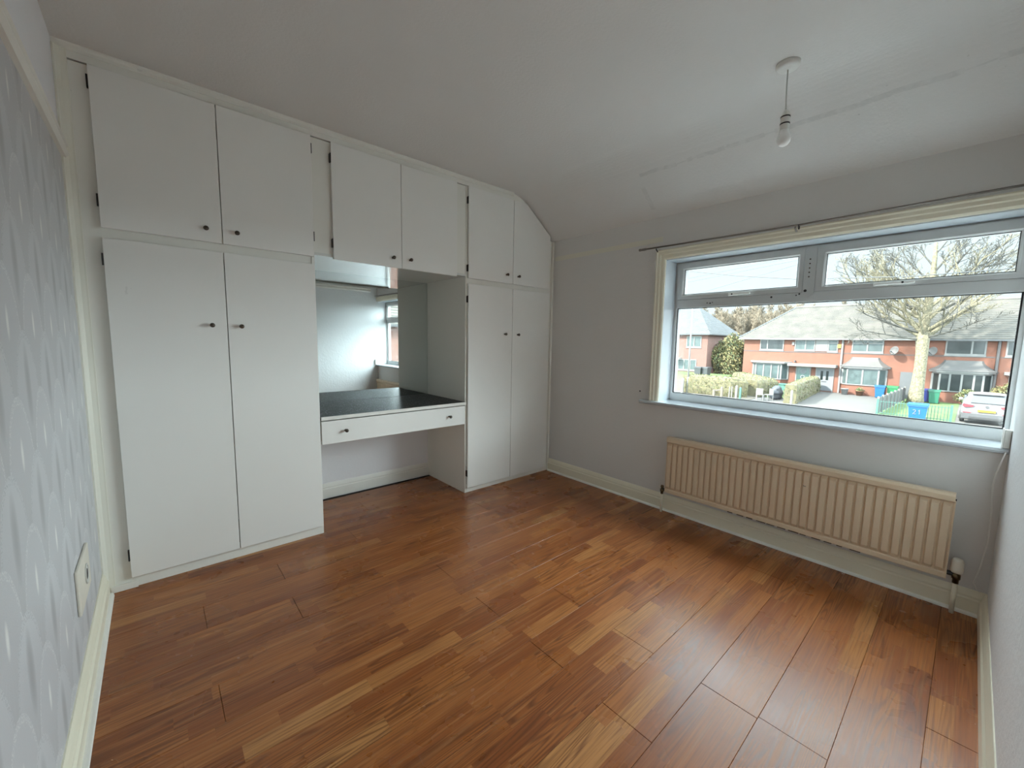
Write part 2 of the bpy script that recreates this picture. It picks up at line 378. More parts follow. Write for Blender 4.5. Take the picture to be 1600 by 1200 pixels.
def sash(y0, y1, gy0, gy1, gz0, gz1, hy0, hy1):
    bm = bmesh.new(); X0 = F0-.014
    # mitred casement frame with a bevelled inner edge
    o = [(y0, 1.527), (y1, 1.527), (y1, 1.783), (y0, 1.783)]; i = [(gy0, gz0), (gy1, gz0), (gy1, gz1), (gy0, gz1)]
    b_ = [(gy0+.010, gz0-.008), (gy1-.010, gz0-.008), (gy1-.010, gz1+.008), (gy0+.010, gz1+.008)]
    L = [[bm.verts.new((x, *q)) for q in r] for x, r in ((F0+.045, o), (X0, o), (X0, b_), (X0+.012, i), (F0+.045, i))]
    for A_, B_ in zip(L, L[1:]+[L[0]]):
        for k in range(4): bm.faces.new((A_[k], A_[(k+1) % 4], B_[(k+1) % 4], B_[k]))
    s = mobj('sash', bm, M['pvc'], win)
    mobj('gasket', ring(bmesh.new(), gy0, gy1, gz0, gz1, (.003, .003, .003, .003), X0+.013, X0+.018), M['gasket'], s)
    mobj('pane', B(F0+.015, F0+.019, gy0-.001, gy1+.001, gz0+.001, gz1-.001), M['glass'], s)
    bm = bmesh.new(); zc = 1.541
    box(bm, X0-.010, X0, hy0, hy0-.06, zc-.009, zc+.009, bev=.003)
    box(bm, X0-.022, X0-.010, hy0-.01, hy1, zc-.007, zc+.006, bev=.003)
    mobj('handle', bm, M['white_plastic'], s)
    mobj('key_hole', disc((X0-.0222, hy0-.03 if hy0 > -2 else hy1+.045, zc), .005, (-1, 0, 0)), M['gasket'], s)
sash(-1.093, -1.858, -1.139, -1.826, 1.562, 1.738, -1.448, -1.585)
sash(-1.919, -2.690, -1.962, -2.652, 1.556, 1.733, -2.176, -2.335)
mobj('gasket', ring(bmesh.new(), -1.091, -2.684, .846, 1.467, (.006, .006, .005, .004), F0+.010, F0+.020), M['gasket'], win)
mobj('pane', B(F0+.014, F0+.018, -1.0915, -2.6835, .8465, 1.4665), M['glass'], win)
mobj('reveal_lining', boxes([(W+.001, F0, YL-.004, YL, .79, ZT), (W+.001, F0, D, YL-.004, ZT-.004, ZT)]), M['pvc_reveal'], win)
# sill board with a rounded nose
bm = bmesh.new(); prism(bm, [(F0, .79), (F0, .764), (2.962, .764), (2.951, .768), (2.947, .777), (2.951, .787), (2.962, .7905)], 'y', D+.0015, -.932)
struct(mobj('trim_7', bm, M['pvc_reveal'], None), 'white window sill board with a rounded front edge')
# architrave: stepped moulding, mitred at the top left corner
prof = [(0, 0), (0, .008), (.010, .014), (.030, .014), (.036, .019), (.052, .019), (.060, .024), (.067, .022), (.067, 0)]   # (inward->outward, depth)
bm = bmesh.new()
def arch_ring(fn): return [bm.verts.new(fn(a, d)) for a, d in prof]
r0 = arch_ring(lambda a, d: (W-d, -1.070+a, .79)); r1 = arch_ring(lambda a, d: (W-d, -1.070+a, 1.799+a)); rr2 = arch_ring(lambda a, d: (W-d, D+.0005, 1.799+a))
for A_, B_ in ((r0, r1), (r1, rr2)):
    for k in range(len(prof)): bm.faces.new((A_[k], A_[(k+1) % len(prof)], B_[(k+1) % len(prof)], B_[k]))
bm.faces.new(r0); bm.faces.new(rr2)
struct(mobj('trim_8', bm, M['cream']), 'stepped cream architrave round the window')

# ------------------------------------------------------------------ curtain pole
cp = thing('curtain_pole', 'thin brown metal curtain pole above the window architrave', 'curtain pole', (2.945, -1.8, 1.88))
bm = bmesh.new(); tube(bm, [(2.945, -.925, 1.884), (2.945, -1.85, 1.872), (2.945, -2.68, 1.880)], .0055, 8); mobj('rod', bm, M['pole'], cp, True)
mobj('finial', lathe(bmesh.new(), [(0, -.012), (.006, -.012), (.0085, -.004), (.0085, .022), (.007, .03), (.0095, .034), (.0095, .046), (.004, .05), (0, .05)], (2.945, -.925, 1.884), (0, 1, 0), 12), M['pole'], cp, True)
def bracket(y, z):
    bm = bmesh.new(); tube(bm, [(W, y, z-.03), (W-.02, y, z-.028), (W-.04, y, z-.016), (2.945, y, z-.009)], .0045, 6)
    box(bm, W-.004, W, y-.009, y+.009, z-.05, z-.012); return bm
mobj('bracket', bracket(-1.012, 1.884), M['black'], cp)
mobj('bracket', bracket(-1.845, 1.874), M['pole'], cp)
bm = bmesh.new(); tube(bm, [(2.945+.011*math.sin(a), -1.862, 1.862+.012*math.cos(a)) for a in [i*math.pi/6 for i in range(13)]], .0025, 6); mobj('curtain_ring', bm, M['black'], cp, True)

# ------------------------------------------------------------------ fitted wardrobes
def door(parent, pts, knob=None, hinges=(), hx=None):
    bm = bmesh.new(); prism(bm, pts, 'y', 0, .016)
    bmesh.ops.bevel(bm, geom=bm.edges[:], offset=.0012, segments=1, affect='EDGES')
    d = mobj('door', bm, M['white_door'], parent)
    if knob:
        x, z = knob
        mobj('knob', lathe(bmesh.new(), [(.0075, 0), (.006, .003), (.0045, .008), (.005, .011), (.0095, .015), (.0115, .020), (.0105, .025), (.006, .028), (0, .029)], (x, 0, z), (0, -1, 0), 14), M['bronze'], d, True)
    for z in hinges:
        bm = bmesh.new(); tube(bm, [(hx, .004, z-.026), (hx, .004, z+.026)], .0034, 8); box(bm, hx-.0034, hx+.0034, .004, .0225, z-.024, z+.024)
        mobj('hinge', bm, M['black'], d)
    return d
def rect(x0, x1, z0, z1): return [(x0, z0), (x1, z0), (x1, z1), (x0, z1)]
G = .0019
t = thing('fitted_wardrobe', 'tall white fitted wardrobe with four doors beside the fan wallpaper', 'wardrobe', (.5, .3, 0))
mobj('side_panel', B(.956, .972, .019, YB, 0, 2.339), M['white_frame'], t)
mobj('filler_strip', B(.040, .106, .023, .036, 0, 2.339), M['white_frame'], t)
bm = bmesh.new(); prism(bm, [(0, .034), (0, -.006), (.006, -.006), (.010, .002), (.020, .011), (.034, .014), (.040, .014), (.040, .034)], 'z', .0, 2.376); mobj('scotia_moulding', bm, M['yellowed'], t)
mobj('filler_plinth', B(.024, .118, .009, .018, 0, .030), M['white_frame'], t)
mobj('rail', B(.106, .956, .024, .04, 1.600, 1.72), M['white_frame'], t)
mobj('top_rail', B(.106, .956, .041, .055, 2.28, 2.339), M['white_frame'], t)
mobj('plinth', B(.106, .956, .020, .036, 0, .075), M['white_frame'], t)
mobj('shelf', B(.106, .956, .045, YB-.01, 1.62, 1.638), M['white_frame'], t)
mobj('back_panel', B(.0, .956, YB-.012, YB-.001, 0, 2.339), M['white_frame'], t)
door(t, rect(.0978, .5337-G, 1.6768, 2.3373), (.467, 1.738), (2.27, 1.79), .0945)
door(t, rect(.5337+G, .9663, 1.6768, 2.3373), (.595, 1.737), (2.27, 1.79), .9685)
door(t, rect(.0978, .5337-G, .0548, 1.6335), (.469, 1.266), (1.54, .165), .0945)
door(t, rect(.5337+G, .9663, .0548, 1.6335), (.593, 1.264))
t = thing('overhead_cupboard', 'white two-door overhead cupboard above the dressing mirror', 'cupboard', (1.5, .3, 1.69))
def gloss_under():
    n = N('glossy_white_melamine'); n.set(Base_Color=(.74, .74, .70, 1), Roughness=.12); return n.m
mobj('bottom_panel', B(.9725, 2.0325, .019, YB, 1.690, 1.706), gloss_under(), t)
mobj('stile', B(.9725, 1.085, .023, .038, 1.7065, 2.339), M['white_frame'], t)
mobj('stile', B(1.936, 2.0325, .023, .038, 1.7065, 2.339), M['white_frame'], t)
mobj('top_rail', B(1.085, 1.936, .041, .055, 2.28, 2.339), M['white_frame'], t)
mobj('back_panel', B(.9725, 2.0325, YB-.012, YB-.001, 1.707, 2.339), M['white_frame'], t)
door(t, rect(1.0748, 1.5103-G, 1.678, 2.3373), (1.446, 1.738), (2.25, 1.77), 1.0715)
door(t, rect(1.5103+G, 1.9454, 1.678, 2.3373), (1.569, 1.739))
t = thing('fitted_wardrobe', 'white fitted wardrobe by the window wall, one top door cut to the ceiling slope', 'wardrobe', (2.5, .3, 0))
mobj('side_panel', B(2.033, 2.049, .019, YB, 0, 2.339), M['white_frame'], t)
mobj('filler_strip', B(2.924, 2.966, .023, .036, 0, 2.10), M['white_frame'], t)
mobj('scribe_strip', B(2.966, W-.0005, .006, .030, 0, 2.095, bev=.002), M['white_frame'], t)
mobj('rail', B(2.049, 2.924, .024, .04, 1.60, 1.72), M['white_frame'], t)
bm = bmesh.new(); prism(bm, [(2.049, 2.28), (2.62, 2.28), (2.86, 2.10), (2.924, 2.10), (2.924, 2.128), (2.64, 2.339), (2.049, 2.339)], 'y', .041, .055); mobj('top_rail', bm, M['white_frame'], t)
mobj('plinth', B(2.049, 2.966, .019, .036, 0, .06), M['white_frame'], t)
mobj('shelf', B(2.049, 2.966, .045, YB-.01, 1.62, 1.638), M['white_frame'], t)
mobj('back_panel', B(2.049, W-.001, YB-.012, YB-.001, 0, 2.08), M['white_frame'], t)
door(t, rect(2.049, 2.4942-G, 1.6764, 2.3397), (2.423, 1.743), (2.24, 1.75), 2.0455)
door(t, [(2.4942+G, 1.6764), (2.9279, 1.6764), (2.9279, 2.1308), (2.6402, 2.3397), (2.4942+G, 2.3397)], (2.549, 1.742))
door(t, rect(2.049, 2.4942-G, .040, 1.6366), (2.412, 1.265), (1.52, .16), 2.0455)
door(t, rect(2.4942+G, 2.9279, .040, 1.6366), (2.554, 1.263))
# dressing table: fixed worktop and one wide drawer
t = thing('dressing_table', 'built-in dressing table with black speckled top and one wide white drawer', 'dressing table', (1.5, .3, .56))
mobj('worktop', B(.9725, 2.0325, .006, YB-.016, .714, .734), M['granite'], t)
mobj('edge_strip', B(.9725, 2.0325, -.001, .006, .712, .7345, bev=.001), M['white_frame'], t)
d = mobj('drawer', B(.9745, 2.020, .001, .019, .563, .706, bev=.0015), M['white_door'], t)
for x in (1.115, 1.878):
    mobj('knob', lathe(bmesh.new(), [(.0075, 0), (.006, .003), (.0045, .010), (.005, .014), (.0095, .018), (.0115, .023), (.0105, .028), (.006, .031), (0, .032)], (x, .001, .638), (0, -1, 0), 14), M['bronze'], d, True)
mobj('drawer_box', boxes([(.985, 2.008, .019, .50, .575, .583), (.985, .997, .019, .50, .583, .69), (1.996, 2.008, .019, .50, .583, .69), (.997, 1.996, .488, .50, .583, .69)]), M['white_frame'], d)
mr = mobj('mirror', B(.9735, 2.0315, YB-.014, YB-.001, .7345, 1.6895), M['mirror'])
tag(mr, 'large frameless mirror behind the black dressing table top', 'mirror')

# ------------------------------------------------------------------ radiator
t = thing('radiator', 'long cream panel radiator with vertical flutes below the window', 'radiator', (2.94, -1.88, .15))
RX, y0, y1, z0, z1 = 2.915, -1.200, -2.564, .158, .562
nf = 36; pitch_ = (y0-y1)/nf
def rad_profile():
    P = []
    for i in range(nf):
        a = y0-i*pitch_
        for u, d in ((0, .0), (.05, .0), (.16, -.012), (.80, -.012), (.93, .0)): P.append((a-u*pitch_, d))
    P.append((y1, 0)); return P
bm = bmesh.new(); prof = rad_profile()
levels = [(z0+.030, 0), (z0+.048, 1), (z1-.060, 1), (z1-.044, 0)]
rows_ = []
for z, k in levels: rows_.append([bm.verts.new((RX+d*k, y, z)) for y, d in prof])
for A_, B_ in zip(rows_, rows_[1:]):
    for i in range(len(prof)-1): bm.faces.new((A_[i], A_[i+1], B_[i+1], B_[i]))
mobj('fluted_panel', bm, M['radiator'], t)
bm = bmesh.new(); prism(bm, [(RX, z1-.044), (RX-.012, z1-.040), (RX-.020, z1-.034), (RX-.021, z1-.012), (RX-.016, z1), (RX+.02, z1), (RX+.02, z1-.044)], 'y', y0+.002, y1-.003); mobj('top_rail', bm, M['radiator'], t)
bm = bmesh.new(); prism(bm, [(RX, z0+.030), (RX-.006, z0+.024), (RX-.007, z0+.004), (RX, z0), (RX+.02, z0), (RX+.02, z0+.030)], 'y', y0, y1); mobj('bottom_rail', bm, M['radiator'], t)
mobj('back_sheet', B(RX+.0005, RX+.02, y0-.001, y1+.001, z0+.0295, z1-.0435), M['radiator'], t)
mobj('end_bead', B(RX-.004, RX+.022, y0+.006, y0, z0, z1, bev=.001), M['radiator'], t)
mobj('end_bead', B(RX-.004, RX+.022, y1, y1-.006, z0, z1-.03, bev=.001), M['radiator'], t)
mobj('bleed_screw', disc((RX, y1-.0032, z1-.03), .005, (0, -1, 0), .004), M['black'], t)
for y in (-1.42, -2.33): mobj('bracket', B(RX+.02, W-.001, y-.014, y+.014, z0+.02, z0+.32), M['radiator'], t)
for i in range(12): mobj('grime_patch', B(RX-.0075, RX+.015, -1.62-i*.055, -1.62-i*.055-random.uniform(.02, .05), z0-.0012, z0+random.uniform(.002, .006)), M['rust'], t)
mobj('paint_chip', prism(bmesh.new(), [(-2.000, .447), (-2.004, .441), (-2.016, .439), (-2.014, .437), (-2.002, .438)], 'x', RX-.0132, RX-.0115), M['black'], t)
# left lockshield valve, right thermostatic valve, tails to the floor
v = mobj('valve', lathe(bmesh.new(), [(.0, -.02), (.010, -.02), (.010, -.004), (.014, -.002), (.014, .014), (.009, .018), (.009, .026), (.012, .028), (.010, .042), (.0, .044)], (2.93, -1.167, .155), (0, 0, 1), 12), M['brass'], t, True)
mobj('union', tube(bmesh.new(), [(2.93, -1.167, .170), (2.93, -1.195, .170)], .010, 10), M['black'], v)
mobj('pipe', tube(bmesh.new(), [(2.93, -1.167, .0), (2.93, -1.167, .138)], .0085, 10), M['cream'], t, True)
v = mobj('valve', lathe(bmesh.new(), [(0, -.03), (.011, -.03), (.011, -.01), (.015, -.008), (.015, .012), (.011, .016), (.011, .024), (0, .024)], (2.93, -2.600, .175), (0, 0, 1), 12), M['brass'], t, True)
mobj('union', tube(bmesh.new(), [(2.93, -2.600, .185), (2.93, -2.567, .185)], .011, 10), M['black'], v)
mobj('thermostat_head', lathe(bmesh.new(), [(0, .020), (.017, .020), (.0205, .026), (.0215, .040), (.0205, .044), (.0205, .072), (.018, .082), (.013, .086), (0, .087)], (2.93, -2.600, .175), (0, 0, 1), 18), M['cream_plastic'], v, True)
mobj('pipe', tube(bmesh.new(), [(2.93, -2.600, .0), (2.93, -2.600, .148)], .0085, 10), M['cream'], t, True)

# ------------------------------------------------------------------ ceiling pendant
PX, PY = 2.33, -1.93
t = thing('pendant_lamp', 'bare bulb hanging on a short flex from a white ceiling rose', 'lamp', (PX, PY, 2.07))
mobj('ceiling_rose', lathe(bmesh.new(), [(0, -.024), (.008, -.024), (.012, -.022), (.028, -.021), (.040, -.018), (.0435, -.013), (.0445, 0), (0, 0)], (PX, PY, H), (0, 0, 1), 28), M['white_plastic'], t, True)
mobj('flex', tube(bmesh.new(), [(PX, PY, H-.022), (PX+.001, PY-.001, 2.30), (PX+.002, PY-.004, 2.214)], .0028, 8), M['plaster'], t, True)
hx, hy = PX+.002, PY-.005
h = mobj('lamp_holder', lathe(bmesh.new(), [(0, .082), (.004, .082), (.009, .076), (.0145, .064), (.0175, .054), (.0175, .0), (0, .0)], (hx, hy, 2.134), (0, 0, 1), 18), M['white_plastic'], t, True)
for z in (.052, .024): mobj('skirt_ring', lathe(bmesh.new(), [(.0172, -.0026), (.0188, -.0024), (.0188, .0024), (.0172, .0026)], (hx, hy, 2.134+z), (0, 0, 1), 18), M['black'], h)
mobj('bulb', lathe(bmesh.new(), [(0, -.066), (.009, -.065), (.018, -.060), (.0245, -.050), (.0268, -.038), (.0245, -.026), (.0195, -.015), (.0170, -.007), (.0160, 0), (0, 0)], (hx, hy, 2.134), (0, 0, 1), 20), M['bulb'], t, True)

# ------------------------------------------------------------------ socket, junction box, cable
t = thing('wall_socket', 'cream wall socket plate with a round black hole low on the fan wallpaper', 'socket', (0, -.545, .35))
bm = bmesh.new(); box(bm, 0.0002, .010, -.415, -.680, .275, .432, bev=.004, seg=2); mobj('plate', bm, M['cream_plastic'], t)
mobj('outlet', lathe(bmesh.new(), [(0, 0), (.036, 0), (.036, .003), (.031, .004), (.028, .0015), (0, .0015)], (.0100, -.515, .352), (1, 0, 0), 20), M['plaster'], t)
mobj('hole', lathe(bmesh.new(), [(0, 0), (.019, 0), (.019, .0012), (0, .0012)], (.0116, -.518, .352), (1, 0, 0), 14), M['gasket'], t)
t = thing('junction_box', 'small grey junction box on the sill end against the bumpy wall', 'junction box', (2.955, -2.69, .79))
mobj('box_body', B(2.935, 2.972, -2.699, -2.679, .7915, .872, bev=.003), M['plaster'], t)
mobj('lid', B(2.931, 2.976, -2.6785, -2.674, .7912, .876, bev=.0015), M['white_plastic'], t)
bm = bmesh.new(); tube(bm, [(2.940, -2.690, .775), (2.936, -2.683, .74), (2.938, -2.672, .68), (2.950, -2.668, .62), (2.962, -2.676, .50), (2.966, -2.678, .36), (2.960, -2.668, .24), (2.955, -2.655, .16), (2.966, -2.668, .128), (2.972, -2.676, .122)], .0026, 6)
tag(mobj('cable', bm, M['white_plastic'], None, True), 'thin white cable hanging down the corner from the junction box', 'cable')
mobj_h = mobj('wall_plug_hole', disc((W, -.915, .849), .006, (-1, 0, 0)), M['black']); struct(mobj_h, 'small drilled hole in the wall beside the sill'); mobj_h.name = 'trim_9'

# ================================================================== outdoors
GZ = -2.9
KO = .42
def ko(c): return tuple(x*KO for x in c[:3])+(1,)
def brick_mat(name, a, b, mortar):
    a, b, mortar = ko(a), ko(b), ko(mortar)
    n = N(name); q = n.pos(); geo = n.n('NewGeometry'); nx = n.n('SeparateXYZ'); n.t.links.new(geo.outputs['Normal'], nx.inputs[0])
    side = n.math('GREATER_THAN', n.math('ABSOLUTE', nx.outputs[1]), .7)
    h = n.math('ADD', n.math('MULTIPLY', q[1], n.math('SUBTRACT', 1, side)), n.math('MULTIPLY', q[0], side))
    t = n.n('TexBrick'); n.put(t.inputs['Vector'], n.vec(h, q[2], 0))
    t.inputs['Color1'].default_value = a; t.inputs['Color2'].default_value = b; t.inputs['Mortar'].default_value = mortar
    t.inputs['Scale'].default_value = 1; t.inputs['Brick Width'].default_value = .23; t.inputs['Row Height'].default_value = .075
    t.inputs['Mortar Size'].default_value = .008; t.inputs['Bias'].default_value = 0
    f = n.noise(gpos(n), 2.5, 5, .65)
    n.set(Base_Color=n.mix(n.ramp(f, [(.35, (0, 0, 0)), (.7, (.6, .6, .6))]), t.outputs[0], tuple(c*.62 for c in a[:3])+(1,)), Roughness=.85); return n.m
X_ = {}
X_['brick'] = brick_mat('red_brick', (.22, .060, .022, 1), (.165, .046, .019, 1), (.16, .11, .085, 1))
X_['brick2'] = brick_mat('pink_brick', (.19, .075, .055, 1), (.15, .062, .045, 1), (.16, .12, .10, 1))
X_['tile'] = plain('grey_roof_tile', ko((.115, .108, .092, 1)), .85, .22, 1.2)
X_['slate'] = plain('blue_grey_roof_tile', ko((.085, .095, .10, 1)), .8, .18, 1.2)
X_['upvc'] = plain('house_white_pvc', ko((.50, .51, .51, 1)), .4, .03)
X_['lead'] = plain('grey_lead_roof', ko((.115, .11, .105, 1)), .7, .08, 2)
X_['pane'] = plain('house_glass', ko((.022, .028, .027, 1)), .10, .2, 1.5, spec=.18)
X_['curtain'] = plain('house_glass_with_blind', ko((.075, .10, .098, 1)), .2, .15, 3, spec=.15)
X_['gdoor'] = plain('dark_green_door', ko((.008, .05, .038, 1)), .4, .05)
X_['wdoor'] = plain('pale_grey_door', ko((.36, .39, .42, 1)), .45, .03)
X_['dark'] = plain('dark_grey_plastic', ko((.03, .033, .036, 1)), .5, .1)
X_['pipe_dark'] = plain('dark_downpipe', ko((.03, .022, .02, 1)), .5, .1)
X_['grass'] = plain('lawn_grass', ko((.075, .15, .020, 1)), .9, .35, 1.5, bump=.6, bscale=12)
X_['asphalt'] = plain('asphalt', ko((.09, .09, .088, 1)), .9, .12, 1.5)
X_['slab'] = plain('pavement_slab', ko((.11, .105, .097, 1)), .9, .12, 2)
X_['bark'] = None
n = N('plane_tree_bark'); p = gpos(n); v = n.noise(p, 9, 4, .65)
n.set(Base_Color=n.ramp(v, [(.40, ko((.09, .078, .045))), (.50, ko((.22, .195, .12))), (.58, ko((.36, .33, .23)))]), Roughness=.9); n.bump(v, .4, .05); X_['bark'] = n.m
X_['twig'] = plain('twig_bark', ko((.05, .047, .036, 1)), .9, .2, 2)
X_['fartwig'] = plain('pale_dry_twigs', ko((.30, .25, .18, 1)), .95, .25, .4)
X_['leafy'] = plain('hedge_leaves_yellow', ko((.25, .21, .075, 1)), .8, .35, 3)
X_['leafg'] = plain('hedge_leaves_green', ko((.12, .155, .05, 1)), .8, .35, 3)
X_['hedge_in'] = plain('hedge_twigs', ko((.13, .115, .055, 1)), .95, .3, 5)
X_['bluebin'] = plain('bright_blue_plastic', ko((.0, .115, .34, 1)), .45, .04)
X_['greenbin'] = plain('bright_green_plastic', ko((.01, .19, .06, 1)), .45, .04)
X_['tealbin'] = plain('teal_green_plastic', ko((.008, .13, .075, 1)), .45, .04)
X_['navybin'] = plain('navy_plastic', ko((.01, .02, .17, 1)), .45, .04)
X_['railing'] = plain('green_railing_paint', ko((.025, .11, .085, 1)), .6, .1)
X_['carwhite'] = plain('white_car_paint', ko((.46, .47, .48, 1)), .25, .02)
X_['cardark'] = plain('grey_bumper_plastic', ko((.05, .05, .052, 1)), .6, .25, 20)
X_['carglass'] = plain('car_glass', ko((.02, .025, .027, 1)), .05, .05)
X_['red'] = plain('tail_light_red', ko((.28, .02, .03, 1)), .3, .1)
X_['yellow'] = plain('yellow_number_plate', ko((.42, .26, .015, 1)), .5, .03)
X_['tyre'] = plain('tyre_rubber', ko((.015, .015, .015, 1)), .8, .1)
X_['wood'] = plain('weathered_wood', ko((.19, .16, .125, 1)), .85, .2, 8)
X_['concrete'] = plain('pale_concrete', ko((.26, .255, .235, 1)), .85, .12, 5)
X_['terracotta'] = plain('terracotta', ko((.22, .09, .035, 1)), .8, .1)
X_['tarp'] = plain('dark_tarpaulin', ko((.03, .037, .05, 1)), .5, .3, 4)
X_['teal'] = plain('turquoise_paint', ko((.05, .19, .155, 1)), .6, .1)
X_['shutter'] = plain('grey_passage_gate', ko((.075, .08, .085, 1)), .6, .1)
X_['alarm'] = plain('yellow_alarm_box', ko((.36, .22, .03, 1)), .5, .05)
# ---- ground
def paver():
    n = N('block_paving'); q = n.pos(); t = n.n('TexBrick'); n.put(t.inputs['Vector'], n.vec(q[1], q[0], 0))
    t.inputs['Color1'].default_value = ko((.105, .10, .092)); t.inputs['Color2'].default_value = ko((.08, .077, .073)); t.inputs['Mortar'].default_value = ko((.07, .065, .055))
    t.inputs['Scale'].default_value = 1; t.inputs['Brick Width'].default_value = .42; t.inputs['Row Height'].default_value = .21; t.inputs['Mortar Size'].default_value = .015
    n.set(Base_Color=t.outputs[0], Roughness=.9); return n.m
struct(mobj('ground', B(-40, 140, -120, 110, GZ-.3, GZ-.03), X_['asphalt']), 'grey street and ground outside the window')
struct(mobj('pavement', B(29.5, 32.0, -60, 60, GZ-.03, GZ-.01), X_['slab']), 'pavement in front of the brick houses')
struct(mobj('driveway', B(32.0, 45.3, 1.05, 5.45, GZ-.03, GZ), paver()), 'grey block-paved driveway in front of the pale door')
struct(mobj('car_drive', B(32.0, 45.3, -6.2, -2.2, GZ-.03, GZ), X_['slab']), 'pale hardstanding under the white car')
tag(mobj('lawn', B(32.0, 45.3, -2.2, 1.0, GZ-.03, GZ+.01), X_['grass']), 'bright green grass round the bare street tree', 'grass', kind='stuff')
tag(mobj('lawn', B(36.6, 45.3, 6.9, 8.3, GZ-.03, GZ+.02), X_['grass']), 'small bright green lawn beside the tall clipped hedge', 'grass', kind='stuff')
struct(mobj('garden_path', B(32.0, 45.3, 5.45, 6.9, GZ-.03, GZ), X_['slab']), 'narrow garden path behind the hedge')
struct(mobj('garden_bed', B(32.0, 45.3, 8.3, 12.6, GZ-.03, GZ), plain('soil', ko((.10, .085, .06)), .95, .25, 3)), 'soil of the front garden by the hedges')
bm = bmesh.new(); prism(bm, [(34.5, GZ-.03), (44.9, GZ-.03), (44.9, -1.95), (38.5, -2.6)], 'y', 13.7, 40)
tag(mobj('lawn', bm, X_['grass']), 'sloping grass in front of the pinkish house', 'grass', kind='stuff')

# ---- houses
def add(parent, name, bm, mat, smooth=False): return mobj(name, bm, mat, parent, smooth)
def hwindow(p, X, y0, y1, z0, z1, divs=(), transom=None, glass='pane', name='window'):
    """front window in plane X (facing -X): frame with its own panes; y0 > y1"""
    bm = bmesh.new(); f = .085; box(bm, X-.06, X+.06, y0+.02, y1-.02, z0-.10, z0-.002)
    ring(bm, y0, y1, z0, z1, (f, f, f, f), X-.05, X+.06)
    for d in divs: box(bm, X-.05, X+.05, d+.05, d-.05, z0+f, z1-f)
    if transom: box(bm, X-.05, X+.05, y0-f, y1+f, transom-.045, transom+.045)
    w_ = add(p, name, bm, X_['upvc'])
    cuts = [y0-f]+sorted(divs, reverse=True)+[y1+f]
    for i, (a, b) in enumerate(zip(cuts, cuts[1:])):
        g = glass[i % len(glass)] if isinstance(glass, tuple) else glass
        add(w_, 'pane', B(X-.012, X+.012, a, b, z0+f, z1-f), X_[g])
    return w_
def course_roof(p, x0, xr, ze, zr, yl0, yl1, yr0, yr1, mat, n_=22):
    """front slope from eave x0 to ridge xr in stepped tile courses; left/right limits run from (yl0, yr0) at the eave to (yl1, yr1) at the ridge"""
    bm = bmesh.new(); L = lambda a, b, t: a+(b-a)*t
    for k in range(n_):
        a, b = k/n_, (k+1.12)/n_; b = min(b, 1.0)
        xa, xb, za, zb = L(x0, xr, a), L(x0, xr, b), L(ze, zr, a), L(ze, zr, b)
        q = [(xa, L(yl0, yl1, a), za+.12), (xa, L(yr0, yr1, a), za+.12), (xb, L(yr0, yr1, b), zb+.015), (xb, L(yl0, yl1, b), zb+.015),
             (xa, L(yl0, yl1, a), za-.01), (xa, L(yr0, yr1, a), za-.01), (xb, L(yr0, yr1, b), zb-.06), (xb, L(yl0, yl1, b), zb-.06)]
        v = [bm.verts.new(c) for c in q]
        for f in ((0, 1, 2, 3), (4, 7, 6, 5), (0, 4, 5, 1), (3, 2, 6, 7), (0, 3, 7, 4), (1, 5, 6, 2)): bm.faces.new([v[i] for i in f])
    o = add(p, 'tile_courses', bm, X_[mat]); o['kind'] = 'stuff'; return o
HX, EX, RXX, ZE, ZR = 45.4, 45.05, 49.45, 1.86, 4.95
def back_slope(p, yl0, yl1, yr0, yr1, mat, xb=53.85):
    bm = bmesh.new()
    v = [bm.verts.new(c) for c in ((RXX, yl1, ZR), (RXX, yr1, ZR), (xb, yr0, ZE), (xb, yl0, ZE), (RXX, yl1, ZR-.1), (RXX, yr1, ZR-.1), (xb, yr0, ZE-.1), (xb, yl0, ZE-.1))]
    for f in ((0, 1, 2, 3), (4, 7, 6, 5), (0, 4, 5, 1), (3, 2, 6, 7), (0, 3, 7, 4), (1, 5, 6, 2)): bm.faces.new([v[i] for i in f])
    add(p, 'back_slope', bm, X_[mat])
